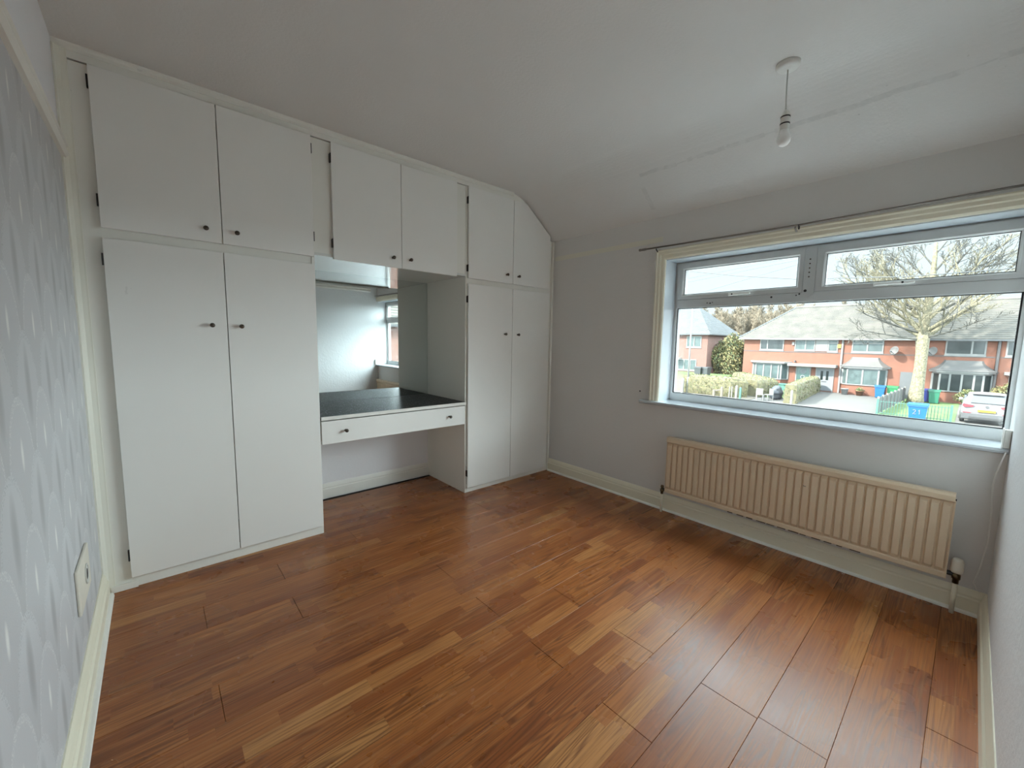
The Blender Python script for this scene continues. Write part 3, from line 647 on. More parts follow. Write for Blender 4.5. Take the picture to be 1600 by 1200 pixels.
def terrace(label, y0, y1, hip=False):
    t = thing('terraced_house', label, 'house', (HX+4, (y0+y1)/2, GZ), 'terraced brick houses across the street')
    add(t, 'wall', B(HX, 53.5, y0, y1, GZ, ZE), X_['brick'])
    add(t, 'brick_course', B(HX-.02, HX, y0, y1, .545, .62), X_['pipe_dark'])
    if hip:
        course_roof(t, EX, RXX, ZE, ZR, y0+.38, 9.70, y1, y1, 'tile'); back_slope(t, y0+.38, 9.70, y1, y1, 'tile')
        bm = bmesh.new(); v = [bm.verts.new(c) for c in ((EX, y0+.38, ZE), (53.85, y0+.38, ZE), (RXX, 9.70, ZR), (EX, y0+.38, ZE-.08), (53.85, y0+.38, ZE-.08), (RXX, 9.70, ZR-.1))]
        for f in ((0, 1, 2), (3, 5, 4), (0, 3, 4, 1), (1, 4, 5, 2), (2, 5, 3, 0)): bm.faces.new([v[i] for i in f])
        add(t, 'hip_slope', bm, X_['tile'])
        add(t, 'hip_tiles', tube(bmesh.new(), [(EX, y0+.40, ZE+.06), (RXX, 9.70, ZR+.08)], .075, 8), X_['slate'])
        add(t, 'ridge_tiles', tube(bmesh.new(), [(RXX, 9.70, ZR+.05), (RXX, y1, ZR+.05)], .12, 8), X_['tile'])
        add(t, 'gutter', B(EX-.12, EX+.35, y0+.40, y1, ZE-.14, ZE-.005), X_['upvc'])
    else:
        course_roof(t, EX, RXX, ZE, ZR, y0, y0, y1, y1, 'tile'); back_slope(t, y0, y0, y1, y1, 'tile')
        add(t, 'ridge_tiles', tube(bmesh.new(), [(RXX, y0, ZR+.05), (RXX, y1, ZR+.05)], .12, 8), X_['tile'])
        add(t, 'gutter', B(EX-.12, EX+.35, y0, y1, ZE-.12, ZE-.005), X_['upvc'] if y0 > 2 else X_['dark'])
    return t
def bay(p, ya, yb, zs, zt, glass, divs, flat=False, top=.28):
    """canted bay: brick base, glazed band, roof (flared lead roof or flat slab)"""
    dx, c = .62, .42; xf = HX-dx
    plan = [(HX, ya), (xf, ya-c), (xf, yb+c), (HX, yb)]
    b = add(p, 'bay_window', prism(bmesh.new(), plan, 'z', GZ, zs), X_['brick'])
    add(b, 'bay_sill', prism(bmesh.new(), [(HX, ya+.08), (xf-.08, ya-c+.05), (xf-.08, yb+c-.05), (HX, yb-.08)], 'z', zs, zs+.07), X_['upvc'])
    add(b, 'bay_head', prism(bmesh.new(), [(HX, ya+.02), (xf-.02, ya-c), (xf-.02, yb+c), (HX, yb-.02)], 'z', zt-.12, zt), X_['upvc'])
    ys = [ya-c]+list(divs)+[yb+c]
    for y in ys: add(b, 'bay_post', B(xf-.02, xf+.07, y+.055, y-.055, zs+.07, zt-.12), X_['upvc'])
    for y in (ya, yb): add(b, 'bay_post', B(HX-.1, HX-.005, y-.06, y+.06, zs+.07, zt-.12), X_['upvc'])
    for i, (a, e_) in enumerate(zip(ys, ys[1:])): add(b, 'pane', B(xf+.02, xf+.04, a-.05, e_+.05, zs+.07, zt-.12), X_[glass[i % len(glass)]])
    for s, y in ((-1, ya), (1, yb)):
        bm = bmesh.new(); v = [bm.verts.new(q) for q in ((HX-.05, y+s*.03, zs+.07), (xf+.05, y+s*(c-.02), zs+.07), (xf+.05, y+s*(c-.02), zt-.12), (HX-.05, y+s*.03, zt-.12))]; bm.faces.new(v)
        r = bmesh.ops.extrude_face_region(bm, geom=bm.faces[:]); bmesh.ops.translate(bm, verts=[q for q in r['geom'] if isinstance(q, bmesh.types.BMVert)], vec=(.02, s*.02, 0))
        add(b, 'pane', bm, X_[glass[0]])
    if flat:
        add(b, 'bay_roof', prism(bmesh.new(), [(HX, ya+.30), (xf-.25, ya-c+.28), (xf-.25, yb+c-.28), (HX, yb-.30)], 'z', zt, zt+.16), X_['upvc'])
    else:
        add(b, 'bay_fascia', prism(bmesh.new(), [(HX, ya+.22), (xf-.18, ya-c+.2), (xf-.18, yb+c-.2), (HX, yb-.22)], 'z', zt, zt+.13), X_['upvc'])
        bm = bmesh.new(); rings = []
        for k in range(6):
            s = k/5; o = (1-s)**1.7; z = zt+.13+(top-zt-.13)*s
            rings.append([bm.verts.new(q) for q in ((HX, ya-.52+.80*o, z), (HX-.12-.76*o, ya-.62+.46*o, z), (HX-.12-.76*o, yb+.62-.46*o, z), (HX, yb+.52-.80*o, z))])
        for A_, B_ in zip(rings, rings[1:]):
            for k in range(4): bm.faces.new((A_[k], A_[(k+1) % 4], B_[(k+1) % 4], B_[k]))
        bm.faces.new(rings[0]); bm.faces.new(rings[-1]); add(b, 'bay_roof', bm, X_['lead'])
    return b
def front_door(p, y0, y1, z1, mat, kind):
    f = add(p, 'front_door', B(HX-.03, HX+.02, y0-.09, y1+.09, GZ+.08, z1-.09), X_[mat])
    add(f, 'door_frame', boxes([(HX-.06, HX+.02, y0, y0-.09, GZ, z1), (HX-.06, HX+.02, y1+.09, y1, GZ, z1), (HX-.06, HX+.02, y0-.09, y1+.09, z1-.09, z1)]), X_['upvc'])
    c = (y0+y1)/2
    if kind == 'slots':
        for s in (-1, 1): add(f, 'glazed_slot', B(HX-.045, HX-.031, c+s*.2+.09, c+s*.2-.09, GZ+1.05, GZ+1.85), X_['pane'])
        add(f, 'letter_box', B(HX-.045, HX-.031, c+.18, c-.18, GZ+.86, GZ+.92), X_['dark'])
    else:
        add(f, 'fan_light', lathe(bmesh.new(), [(0, 0), (.24, 0), (.24, .02), (0, .02)], (HX-.03, c, GZ+1.72), (-1, 0, 0), 12), X_['wdoor'])
        bm = bmesh.new(); tube(bm, [(HX-.05, c+.15*math.cos(a), GZ+1.18+.15*math.sin(a)) for a in [i*math.pi/6 for i in range(13)]], .05, 6); add(f, 'wreath', bm, X_['wdoor'])
    return f
h1 = terrace('end terrace brick house with hipped roof and dark green front door', 12.95, 7.0, True)
hwindow(h1, HX, 11.50, 9.47, .72, 1.78, (10.85,), None, 'pane')
hwindow(h1, HX, 8.58, 7.02, .76, 1.74, (7.75,), None, 'curtain')
bay(h1, 11.95, 8.95, -2.06, -.52, ('curtain',), (10.85, 10.2, 9.6), flat=True)
front_door(h1, 8.33, 7.16, -.76, 'gdoor', 'fan')
add(h1, 'alarm_box', B(HX-.12, HX, 8.80, 8.62, 1.22, 1.52), X_['upvc'])
add(h1, 'porch_canopy', boxes([(HX-.85, HX, 8.85, 6.99, -.70, -.46)]), X_['concrete'])
add(h1, 'porch_lamp', B(HX-.2, HX, 8.5, 8.4, -.36, -.2), X_['dark'])
add(h1, 'side_chimney_vent', B(HX+2, HX+2.3, 12.95, 13.05, .9, 1.2), X_['upvc'])
h2 = terrace('mid terrace brick house with pale front door and flared bay roof', 7.0, .49)
add(h2, 'white_panel', B(HX-.05, HX, 6.98, 6.10, .70, 1.78), X_['upvc'])
hwindow(h2, HX, 6.08, 5.36, .70, 1.76, (), 1.45, 'curtain')
hwindow(h2, HX, 4.42, 2.38, .72, 1.74, (3.4,), 1.46, 'curtain')
front_door(h2, 6.80, 5.45, -.78, 'wdoor', 'slots')
add(h2, 'porch_canopy', boxes([(HX-.85, HX, 6.99, 5.25, -.70, -.46)]), X_['concrete'])
add(h2, 'drainpipe', tube(bmesh.new(), [(HX-.08, 5.05, 1.75), (HX-.08, 5.03, GZ)], .075, 8), X_['upvc'])
add(h2, 'alarm_box', B(HX-.12, HX, 5.40, 5.14, 1.02, 1.36), X_['alarm'])
bay(h2, 4.88, 2.02, -2.06, -.62, ('curtain', 'curtain'), (3.45,))
add(h2, 'passage_gate', B(HX-.03, HX+.02, 1.20, .50, GZ, -.78), X_['shutter'])
h3 = terrace('mid terrace brick house with flared bay roof behind the white car', .49, -3.82)
hwindow(h3, HX, -1.10, -3.15, .70, 1.80, (-2.45,), None, 'pane')
bay(h3, -.60, -3.62, -2.06, -.62, ('pane', 'pane', 'pane'), (-1.55, -2.15, -2.75))
add(h3, 'drainpipe', tube(bmesh.new(), [(HX-.1, -3.72, 1.75), (HX-.1, -3.72, GZ)], .09, 8), X_['pipe_dark'])
h4 = terrace('brick terraced house cut off by the window edge', -3.82, -14.0)
hwindow(h4, HX, -4.05, -5.6, .68, 1.76, (-4.9,), None, 'pane'); hwindow(h4, HX, -7.0, -9.0, .68, 1.76, (-8.0,), None, 'pane')
bay(h4, -7.0, -10.0, -2.06, -.62, ('pane', 'curtain', 'pane'), (-8.0, -9.0))
front_door(h4, -4.35, -5.4, -.78, 'wdoor', 'slots')
add(h4, 'porch_canopy', boxes([(HX-.8, HX, -4.1, -5.7, -.62, -.42)]), X_['concrete'])
def dish(y, z):
    t = thing('satellite_dish', 'grey satellite dish on the brick wall left of the bare tree' if y > 0 else 'grey satellite dish on the brick wall right of the bare tree', 'satellite dish', (HX-.1, y, z), 'satellite dishes')
    ax = Vector((-.75, .55, .25)).normalized(); c = Vector((HX-.45, y, z))
    mobj('reflector', lathe(bmesh.new(), [(0, 0), (.12, .012), (.24, .045), (.34, .10), (.35, .115), (.24, .062), (.12, .03), (0, .018)], c, ax, 18), X_['lead'], t, True)
    mobj('arm', tube(bmesh.new(), [c+Vector((0, 0, -.28)), c+ax*.35+Vector((0, 0, -.18))], .02, 6), X_['dark'], t)
    mobj('receiver', tube(bmesh.new(), [c+ax*.33+Vector((0, 0, -.18)), c+ax*.46+Vector((0, 0, -.15))], .045, 8), X_['dark'], t)
    mobj('wall_bracket', tube(bmesh.new(), [c, c+Vector((.12, 0, -.05)), (HX, y-.05, z-.12)], .025, 6), X_['dark'], t)
dish(1.62, .90); dish(-.52, .90)
def hiphouse(label, x0, x1, y0, y1, z0, ze, zr, brick, tile, hx=3.4):
    t = thing('brick_house', label, 'house', ((x0+x1)/2, (y0+y1)/2, z0))
    add(t, 'wall', B(x0, x1, y0, y1, z0, ze), X_[brick])
    e_ = .35; ym = (y0+y1)/2
    xm = (x0+x1)/2; a, b = min(y0, y1)-e_, max(y0, y1)+e_
    c = [(x0-e_, a, ze), (x1+e_, a, ze), (x1+e_, b, ze), (x0-e_, b, ze)]
    hxx = min(hx, (b-a)/2-.1); r = [(xm, a+hxx, zr), (xm, b-hxx, zr)]
    L = lambda p, q, s: tuple(p[i]+(q[i]-p[i])*s for i in range(3))
    bm = bmesh.new(); n_ = 20                     # stepped courses all round
    for k in range(n_):
        s0, s1 = k/n_, (k+1)/n_
        top = [r[0], r[0], r[1], r[1]]
        A_ = [bm.verts.new(Vector(L(c[i], top[i], s0))+Vector((0, 0, .075))) for i in range(4)]
        B_ = [bm.verts.new(Vector(L(c[i], top[i], s1))+Vector((0, 0, .0))) for i in range(4)]
        D_ = [bm.verts.new(Vector(L(c[i], top[i], s0))) for i in range(4)]
        for i in range(4):
            j = (i+1) % 4
            if (Vector(B_[i].co)-Vector(B_[j].co)).length < 1e-4 and k == n_-1: bm.faces.new((A_[i], A_[j], B_[j]))
            else: bm.faces.new((A_[i], A_[j], B_[j], B_[i]))
            bm.faces.new((D_[i], D_[j], A_[j], A_[i]))
    o = add(t, 'tile_courses', bm, X_[tile]); o['kind'] = 'stuff'
    add(t, 'gutter', boxes([(x0-e_-.08, x0-e_+.05, a, b, ze-.1, ze+.02), (x1+e_-.05, x1+e_+.08, a, b, ze-.1, ze+.02), (x0-e_, x1+e_, b-.05, b+.08, ze-.1, ze+.02), (x0-e_, x1+e_, a-.08, a+.05, ze-.1, ze+.02)]), X_['dark'])
    add(t, 'ridge_tiles', tube(bmesh.new(), [r[0], r[1]], .12, 8), X_[tile])
    add(t, 'soffit', B(x0-e_+.02, x1+e_-.02, a+.02, b-.02, ze-.06, ze-.01), X_['upvc'])
    return t
hl = hiphouse('pinkish brick house with blue grey hipped roof at the left of the view', 45, 53, 16.45, 26, GZ, 2.25, 5.6, 'brick2', 'slate')
hwindow(hl, 45, 18.75, 17.1, .80, 2.02, (17.9,), None, 'curtain')
hwindow(hl, 45, 19.6, 17.5, -1.75, -.55, (18.9, 18.2), None, 'curtain')
add(hl, 'porch_canopy', boxes([(44.3, 45, 21.6, 19.2, -.62, -.42)]), X_['upvc'])
add(hl, 'front_door', B(44.95, 45.02, 20.9, 19.9, -1.95, -.66), X_['wdoor'])
hm = hiphouse('brick house down the street, seen only through the mirror', 5.0, 16.0, -17.5, -26, GZ, 1.95, 5.2, 'brick', 'tile')

# ---- trees
def grow(bm, p, d, L, r, depth, rnd, sides=6, lift=.12, spread=.6, nsub=(5, 5, 4), rmin=.010):
    """recursive bare branch; tubes are added to bm"""
    nseg = 5 if depth > 1 else 4; pts = [p.copy()]; q = p.copy(); dd = d.normalized()
    for i in range(nseg):
        dd = (dd+Vector((rnd.uniform(-1, 1), rnd.uniform(-1, 1), rnd.uniform(-.5, 1)*1.0))*.11+Vector((0, 0, lift*.35))).normalized()
        q = q+dd*(L/nseg); pts.append(q.copy())
    rad = [max(r*(1-.72*i/nseg), rmin*.8) for i in range(nseg+1)]
    tube(bm, pts, rad, sides, cap=False)
    if depth <= 0: return
    k = nsub[len(nsub)-depth] if depth <= len(nsub) else nsub[0]
    for j in range(k):
        s = .22+.75*(j+rnd.random())/k; f = s*nseg; i = min(int(f), nseg-1); bp = pts[i].lerp(pts[i+1], f-i)
        ax = (pts[i+1]-pts[i]).normalized(); o = ax.orthogonal().normalized(); a = rnd.uniform(0, 2*math.pi)
        side = (o*math.cos(a)+ax.cross(o)*math.sin(a))
        nd = (ax*.72+side*spread+Vector((0, 0, .12))).normalized()
        grow(bm, bp, nd, L*rnd.uniform(.38, .58)*(1.15-.45*s), max(r*.42*(1-.4*s), rmin), depth-1, rnd, max(3, sides-1), lift, spread, nsub, rmin)
rnd = random.Random(11)
t = thing('street_tree', 'large bare plane tree with mottled pale trunk in front of the brick houses', 'tree', (42.17, 0, GZ))
TB = Vector((42.17, -.02, GZ))
tp = [TB+Vector((0, 0, -.05)), TB+Vector((0, .0, .5)), TB+Vector((.02, -.03, 1.6)), TB+Vector((0, -.05, 2.6)), TB+Vector((0, -.04, 3.8)), TB+Vector((0, .0, 4.7)), TB+Vector((.02, .02, 5.2))]
trunk = mobj('trunk', tube(bmesh.new(), tp, [.50, .43, .36, .33, .335, .37, .33], 14), X_['bark'], t, True)
lead = [tp[-1]-Vector((0, 0, .3)), TB+Vector((0, -.06, 6.3)), TB+Vector((0, -.1, 7.6)), TB+Vector((.0, -.12, 9.2)), TB+Vector((.0, -.1, 10.8)), TB+Vector((0, -.05, 12.6))]
mobj('leader', tube(bmesh.new(), lead, [.30, .235, .205, .17, .12, .05], 10), X_['bark'], t, True)
specs = [(4.75, (-.3, .92, .55), 4.9, .13), (4.7, (-.1, -.80, .72), 4.6, .15), (4.9, (-.4, .62, .85), 5.0, .14), (5.0, (.2, -.70, .80), 5.2, .16), (4.85, (-.9, .2, .7), 3.6, .11),
         (5.2, (.4, .80, .75), 5.4, .13), (5.3, (-.3, -.85, .62), 4.6, .11), (5.7, (.1, .72, .95), 5.2, .12), (5.9, (-.2, -.60, 1.0), 5.0, .12), (6.2, (.7, .1, .9), 3.6, .10),
         (6.5, (-.4, .75, .80), 4.8, .10), (6.8, (.2, -.78, .90), 4.8, .11), (7.1, (.1, .85, .70), 4.6, .10), (7.5, (-.3, -.80, .75), 4.4, .09), (7.9, (-.2, .70, .90), 4.0, .09), (8.3, (.2, -.65, .95), 3.8, .08),
         (8.8, (0, .70, .85), 3.4, .07), (9.3, (-.1, -.70, .85), 3.2, .07), (9.9, (.1, .6, .9), 2.6, .06), (10.6, (0, -.6, .9), 2.4, .05), (6.0, (-.2, 1.0, .55), 6.2, .10), (6.6, (.1, 1.0, .50), 6.0, .09), (7.3, (-.2, 1.0, .55), 5.4, .08), (6.3, (-.1, -.95, .60), 5.4, .09), (8.1, (0, 1.0, .45), 4.6, .07), (5.5, (-.3, 1.0, .62), 6.0, .10), (8.6, (.1, -1.0, .5), 4.2, .06), (4.6, (-.5, .95, .20), 4.2, .07), (5.1, (-.5, .98, .30), 4.6, .08), (4.8, (-.5, -.95, .28), 3.8, .07)]
for z, d, L, r in specs:
    bm = bmesh.new(); grow(bm, TB+Vector((0, -.05, z)), Vector(d), L, r*1.05, 3, rnd, 7, .07, .66, (6, 5, 4), .015)
    mobj('branch', bm, X_['bark'] if r > .095 else X_['twig'], t)
def far_tree(i, h=9.0):
    rn = random.Random(100+i)
    t = thing('woodland_tree', 'pale bare tree in the wood behind the houses', 'tree', (0, 0, 0), 'bare trees of the wood behind the houses')
    mobj('trunk', tube(bmesh.new(), [(0, 0, -.1), (rn.uniform(-.3, .3), rn.uniform(-.3, .3), h*.45), (0, rn.uniform(-.4, .4), h*.96)], [.17, .11, .03], 6), X_['fartwig'], t)
    bm = bmesh.new()
    for k in range(60):
        s = rn.uniform(.10, .97); a = rn.uniform(0, 6.28)
        grow(bm, Vector((0, 0, h*s)), Vector((math.cos(a)*.6, math.sin(a)*.6, 1)), h*.27*(1.3-s), .055, 2, rn, 4, .25, .6, (5, 5), .028)
    o = mobj('branches', bm, X_['fartwig'], t); o['kind'] = 'stuff'
    return t
protos = [far_tree(i) for i in range(5)]; used = set()
for x, n_, ya, yb in ((63, 14, 14.5, 29), (68, 20, 12.5, 33), (74, 24, 12, 37), (81, 26, 11, 42)):
    for k in range(n_):
        i = rnd.randrange(5) if len(used) > 4 else len(used)
        o = protos[i]
        if i in used:
            o = protos[i].copy(); COL.objects.link(o)
            for ch in protos[i].children: c = ch.copy(); COL.objects.link(c); c.parent = o
        used.add(i)
        o.location = (x+rnd.uniform(-2, 2), ya+(yb-ya)*(k+rnd.uniform(.2, .8))/n_, GZ-.05); o.rotation_euler = (0, 0, rnd.uniform(0, 6.28)); q = rnd.uniform(.88, 1.1)*x/72; o.scale = (q, q, q)

# ---- foliage
def leaves(bm, fn, n_, size, rn):
    for _ in range(n_):
        p, nn = fn(rn); d = Vector((rn.gauss(0, 1), rn.gauss(0, 1), rn.gauss(0, 1))).normalized()
        a = (d+nn*.6).normalized(); u = a.orthogonal().normalized(); v = a.cross(u); s = size*rn.uniform(.6, 1.3); p = p+nn*rn.uniform(-.05, .06)
        bm.faces.new([bm.verts.new(q) for q in (p-u*s, p+v*s*.5, p+u*s, p-v*s*.5)])
def hedge(label, pts, width, z0, h, mats, n_=2600, seed=1):
    """clipped hedge along a ground path: twiggy body with a skin of leaves"""
    rn = random.Random(seed); pts = [Vector((x, y, 0)) for x, y in pts]
    c = sum(pts, Vector())/len(pts)
    t = thing('hedge', label, 'hedge', (c.x, c.y, z0))
    bm = bmesh.new(); lv = [bmesh.new(), bmesh.new()]
    segs = list(zip(pts, pts[1:])); tot = sum((b-a).length for a, b in segs)
    zs = z0 if not isinstance(z0, tuple) else z0[0]
    prof_ = [(-.5, 0), (-.56, .35), (-.52, .8), (-.40, .96), (0, 1.0), (.40, .96), (.52, .8), (.56, .35), (.5, 0)]
    ringz = []
    path = []
    for a, b in segs:
        m = max(2, int((b-a).length/.3))
        path += [a.lerp(b, k/m) for k in range(m)]
    path.append(pts[-1])
    for k, p in enumerate(path):
        tg = (path[min(k+1, len(path)-1)]-path[max(k-1, 0)]).normalized(); sd_ = Vector((tg.y, -tg.x, 0))
        end = 1.0 if 0 < k < len(path)-1 else .86
        ringz.append([bm.verts.new(p+sd_*(u*width*end+rn.uniform(-.05, .05))+Vector((0, 0, zs+v*h*(1 if end == 1 else .95)+rn.uniform(-.05, .05)*(v > 0)))) for u, v in prof_])
    for A_, B_ in zip(ringz, ringz[1:]):
        for q in range(len(prof_)-1): bm.faces.new((A_[q], A_[q+1], B_[q+1], B_[q]))
    bm.faces.new(ringz[0]); bm.faces.new(ringz[-1])
    bm.faces.ensure_lookup_table(); fs = bm.faces[:]; wts = [f.calc_area() for f in fs]; bm.normal_update(); bmesh.ops.recalc_face_normals(bm, faces=fs)
    data = [([v.co.copy() for v in f.verts], f.normal.copy(), f.calc_center_median()) for f in fs]
    def pick(rr):
        vs, nn, cc = rr.choices(data, wts)[0]; a, b = rr.sample(vs, 2); s, u = rr.random(), rr.random()*.7
        return (a.lerp(b, s).lerp(cc, u), nn)
    leaves(lv[0], pick, int(n_*.55), .055, rn); leaves(lv[1], pick, int(n_*.45), .055, rn)
    mobj('twiggy_body', bm, X_['hedge_in'], t)
    for b_, m_ in zip(lv, mats): o = mobj('foliage', b_, X_[m_], t); o['kind'] = 'stuff'
hedge('low yellowish hedge behind the pale lamp post', [(34.4, 13.6), (34.5, 10.0), (35.2, 9.2)], 1.3, GZ, 1.50, ('leafy', 'leafg'), 4200, 1)
hedge('yellow green hedge running back to the end terrace bay', [(36.0, 9.0), (38.2, 8.4), (41.0, 10.6), (44.0, 12.8)], 1.2, GZ, 1.38, ('leafy', 'leafg'), 4200, 2)
hedge('tall clipped hedge between the lawn and the paved driveway', [(33.8, 5.75), (40, 6.25), (44.6, 6.62)], .75, GZ, 1.42, ('leafy', 'leafg'), 3200, 3)
def bush(label, c, r, mats, n_, seed, cat='bush', size=.09):
    rn = random.Random(seed); t = thing('bush', label, cat, (c[0], c[1], c[2]-r[2]))
    C = Vector(c); lobes = [(Vector((rn.uniform(-.55, .55)*r[0], rn.uniform(-.6, .6)*r[1], rn.uniform(-.6, .6)*r[2])), rn.uniform(.38, .6)) for _ in range(9)]
    bm = bmesh.new(); tube(bm, [C-Vector((0, 0, r[2])), C], [.09, .04], 6)
    for l, s in lobes: tube(bm, [C-Vector((0, 0, r[2]*.9)), C+l*.5-Vector((0, 0, r[2]*.2)), C+l], [.05, .03, .012], 5)
    mobj('stems', bm, X_['twig'], t)
    def pick(rr):
        l, s = rr.choice(lobes); d = Vector((rr.gauss(0, 1), rr.gauss(0, 1), rr.gauss(0, 1))).normalized()
        k = s*rr.uniform(.55, 1.0); return C+l+Vector((d.x*r[0]*k, d.y*r[1]*k, d.z*r[2]*k)), d
    for m_, f in mats:
        bm = bmesh.new(); leaves(bm, pick, int(n_*f), size, rn); o = mobj('foliage', bm, X_[m_], t); o['kind'] = 'stuff'
bush('big yellow green shrub between the pinkish house and the terrace', (47.0, 15.0, -.35), (1.3, 1.75, 2.45), (('leafy', .65), ('leafg', .35)), 11000, 5, size=.12)
bush('tall green shrub beside the end terrace wall', (50.5, 14.6, -.9), (1.2, 1.2, 2.0), (('leafg', .75), ('leafy', .25)), 5000, 6, size=.11)
bush('bright yellow shrub peeping past the end terrace wall', (55.5, 15.4, -1.2), (1.0, 1.0, 1.7), (('leafy', 1.0),), 2500, 8, size=.11)
bush('green plant in front of the right-hand bay', (44.1, -2.5, -2.2), (.45, .75, .55), (('leafg', .7), ('leafy', .3)), 1400, 9, 'plant', .07)
bush('pale flowering plant beside the dark downpipe', (44.3, -4.1, -1.9), (.5, .55, .85), (('leafy', .8), ('leafg', .2)), 1400, 10, 'plant', .07)
# ---- bins
def bin_(label, x, y, mat, wd=.58, h=1.05, rz=0, mark=False):
    t = thing('wheelie_bin', label, 'bin', (x, y, GZ), 'wheelie bins across the street')
    R_ = Matrix.Translation((x, y, GZ)) @ Matrix.Rotation(rz, 4, 'Z')
    def P(bm): bm.transform(R_); return bm
    bm = bmesh.new(); a, b, d0, d1 = wd*.41, wd*.5, wd*.43, wd*.6
    lo = [(-d0, -a), (d0*.8, -a), (d0*.8, a), (-d0, a)]; hi = [(-d1, -b), (d1, -b), (d1, b), (-d1, b)]
    v0 = [bm.verts.new((*q, .06)) for q in lo]; v1 = [bm.verts.new((*q, h-.12)) for q in hi]
    bm.faces.new(v0); bm.faces.new(v1)
    for k in range(4): bm.faces.new((v0[k], v0[(k+1) % 4], v1[(k+1) % 4], v1[k]))
    body = mobj('body', P(bm), X_[mat], t)
    mobj('rim', P(B(-d1-.03, d1+.03, -b-.03, b+.03, h-.15, h-.08)), X_[mat], t)
    bm = bmesh.new(); prism(bm, [(-d1-.05, h-.08), (d1+.02, h-.08), (d1+.02, h-.01), (0, h+.03), (-d1-.05, h-.02)], 'y', -b-.04, b+.04); mobj('lid', P(bm), X_[mat], t)
    mobj('handle', P(tube(bmesh.new(), [(d1+.09, -b*.8, h-.08), (d1+.09, b*.8, h-.08)], .02, 6)), X_[mat], t)
    for s in (-1, 1): mobj('wheel', P(lathe(bmesh.new(), [(0, -.03), (.10, -.03), (.10, .03), (0, .03)], (d0, s*(a+.04), .10), (0, 1, 0), 14)), X_['tyre'], t)
    if mark:
        for s, pp in ((0, [(.17, .66), (.11, .70), (.06, .66), (.08, .58), (.17, .46), (.05, .46)]), (1, [(-.05, .64), (-.09, .70), (-.09, .46)])):
            bm = bmesh.new(); tube(bm, [(-d0-(d1-d0)*(z/(h-.12))-.012, q, z) for q, z in pp], .014, 5); mobj('painted_number', P(bm), X_['upvc'], body)
bin_('bright blue bin standing on the pavement at the green railings', 31.9, -.80, 'bluebin', .74, 1.02, 0, True)
bin_('blue bin at the foot of the left-hand brick bay', 44.0, 2.15, 'bluebin', .6, 1.0)
bin_('bright green bin beside the blue one at the brick bay', 44.3, 1.45, 'greenbin', .6, 1.0)
bin_('navy bin half hidden behind the tree trunk', 43.8, -.45, 'navybin', .55, 1.0)
bin_('teal green bin right of the tree trunk', 43.2, -.92, 'tealbin', .56, 1.02)
for k, (x, y, r) in enumerate(((42.0, 15.9, .1), (42.2, 15.2, -.15))):
    t = bpy.data.objects
    GZ_ = GZ; GZ = -2.24
    bin_(('left-hand dark grey bin on the grass by the pinkish house', 'right-hand dark grey bin on the grass by the pinkish house')[k], x, y, 'dark', .62, 1.1, r)
    GZ = GZ_
# ---- fences, posts
def railing(label, a, b, n_, h, mat):
    a, b = Vector(a), Vector(b); t = thing('railing', label, 'railing', ((a.x+b.x)/2, (a.y+b.y)/2, GZ))
    for p in (a, b): mobj('post', B(p.x-.05, p.x+.05, p.y-.05, p.y+.05, GZ, GZ+h+.06), X_[mat], t)
    for z in (.18, h-.10): mobj('rail', tube(bmesh.new(), [(a.x, a.y, GZ+z), (b.x, b.y, GZ+z)], .02, 4), X_[mat], t)
    me = None
    for k in range(1, n_):
        p = a.lerp(b, k/n_)
        if me is None:
            me = bpy.data.meshes.new('bar'); bm = bmesh.new(); tube(bm, [(0, 0, .04), (0, 0, h-.04), (0, 0, h)], [.014, .014, .004], 5); bm.to_mesh(me); bm.free(); me.materials.append(X_[mat])
        o = bpy.data.objects.new('bar', me); COL.objects.link(o); o.parent = t; o.location = Vector((p.x, p.y, GZ))-t.location
railing('low green metal railing along the pavement edge', (32.75, .98, 0), (32.6, -2.05, 0), 24, .95, 'railing')
t = thing('panel_fence', 'dark slatted garden fence with pale posts beside the driveway', 'fence', (38, .8, GZ))
for k in range(8):
    x = 32.9+k*1.45; y = .99-k*.047
    mobj('post', B(x-.05, x+.05, y-.05, y+.05, GZ, GZ+1.12), X_['concrete'], t)
    if k < 7:
        for q in range(5): mobj('slat', B(x+.05, x+1.40, y-.035, y+.0, GZ+.08+q*.195, GZ+.08+q*.195+.185), X_['shutter'], t)
def post(label, x, y, h, mat, wd=.10):
    bm = bmesh.new(); box(bm, x-wd/2, x+wd/2, y-wd/2, y+wd/2, GZ, GZ+h*.93)
    v = [q for q in bm.verts if q.co.z > GZ+h*.5]; tip = bm.verts.new((x, y, GZ+h))
    ctr = Vector((x, y, 0)); v.sort(key=lambda q: math.atan2(q.co.y-y, q.co.x-x))
    for k in range(4): bm.faces.new((v[k], v[(k+1) % 4], tip))
    tag(mobj('garden_post', bm, X_[mat]), label, 'post')
for a in (('white gatepost just left of the pale lamp post foot', 33.4, 13.35, 1.25, 'upvc', .16), ('short wooden post at the near hedge, leftmost of the row', 33.2, 10.7, .55, 'wood', .16), ('stubby wooden post beside the near hedge', 33.2, 10.12, .82, 'wood', .15),
          ('left-hand one of two thin pale stakes at the near hedge', 33.2, 9.56, .9, 'concrete', .06), ('right-hand one of two thin pale stakes at the near hedge', 33.2, 9.38, .92, 'concrete', .06), ('thick pale post right of the two stakes', 33.2, 9.06, 1.04, 'concrete', .14),
          ('green post right of the thick pale post', 33.2, 8.78, .92, 'railing', .12), ('pale post at the near end of the tall clipped hedge', 33.2, 5.50, 1.04, 'concrete', .12)): post(*a)
tag(mobj('fallen_rail', tube(bmesh.new(), [(33.2, 10.68, GZ+.45), (33.2, 10.15, GZ+.56)], .05, 6), X_['wood']), 'short wooden rail between two stubby posts', 'rail')
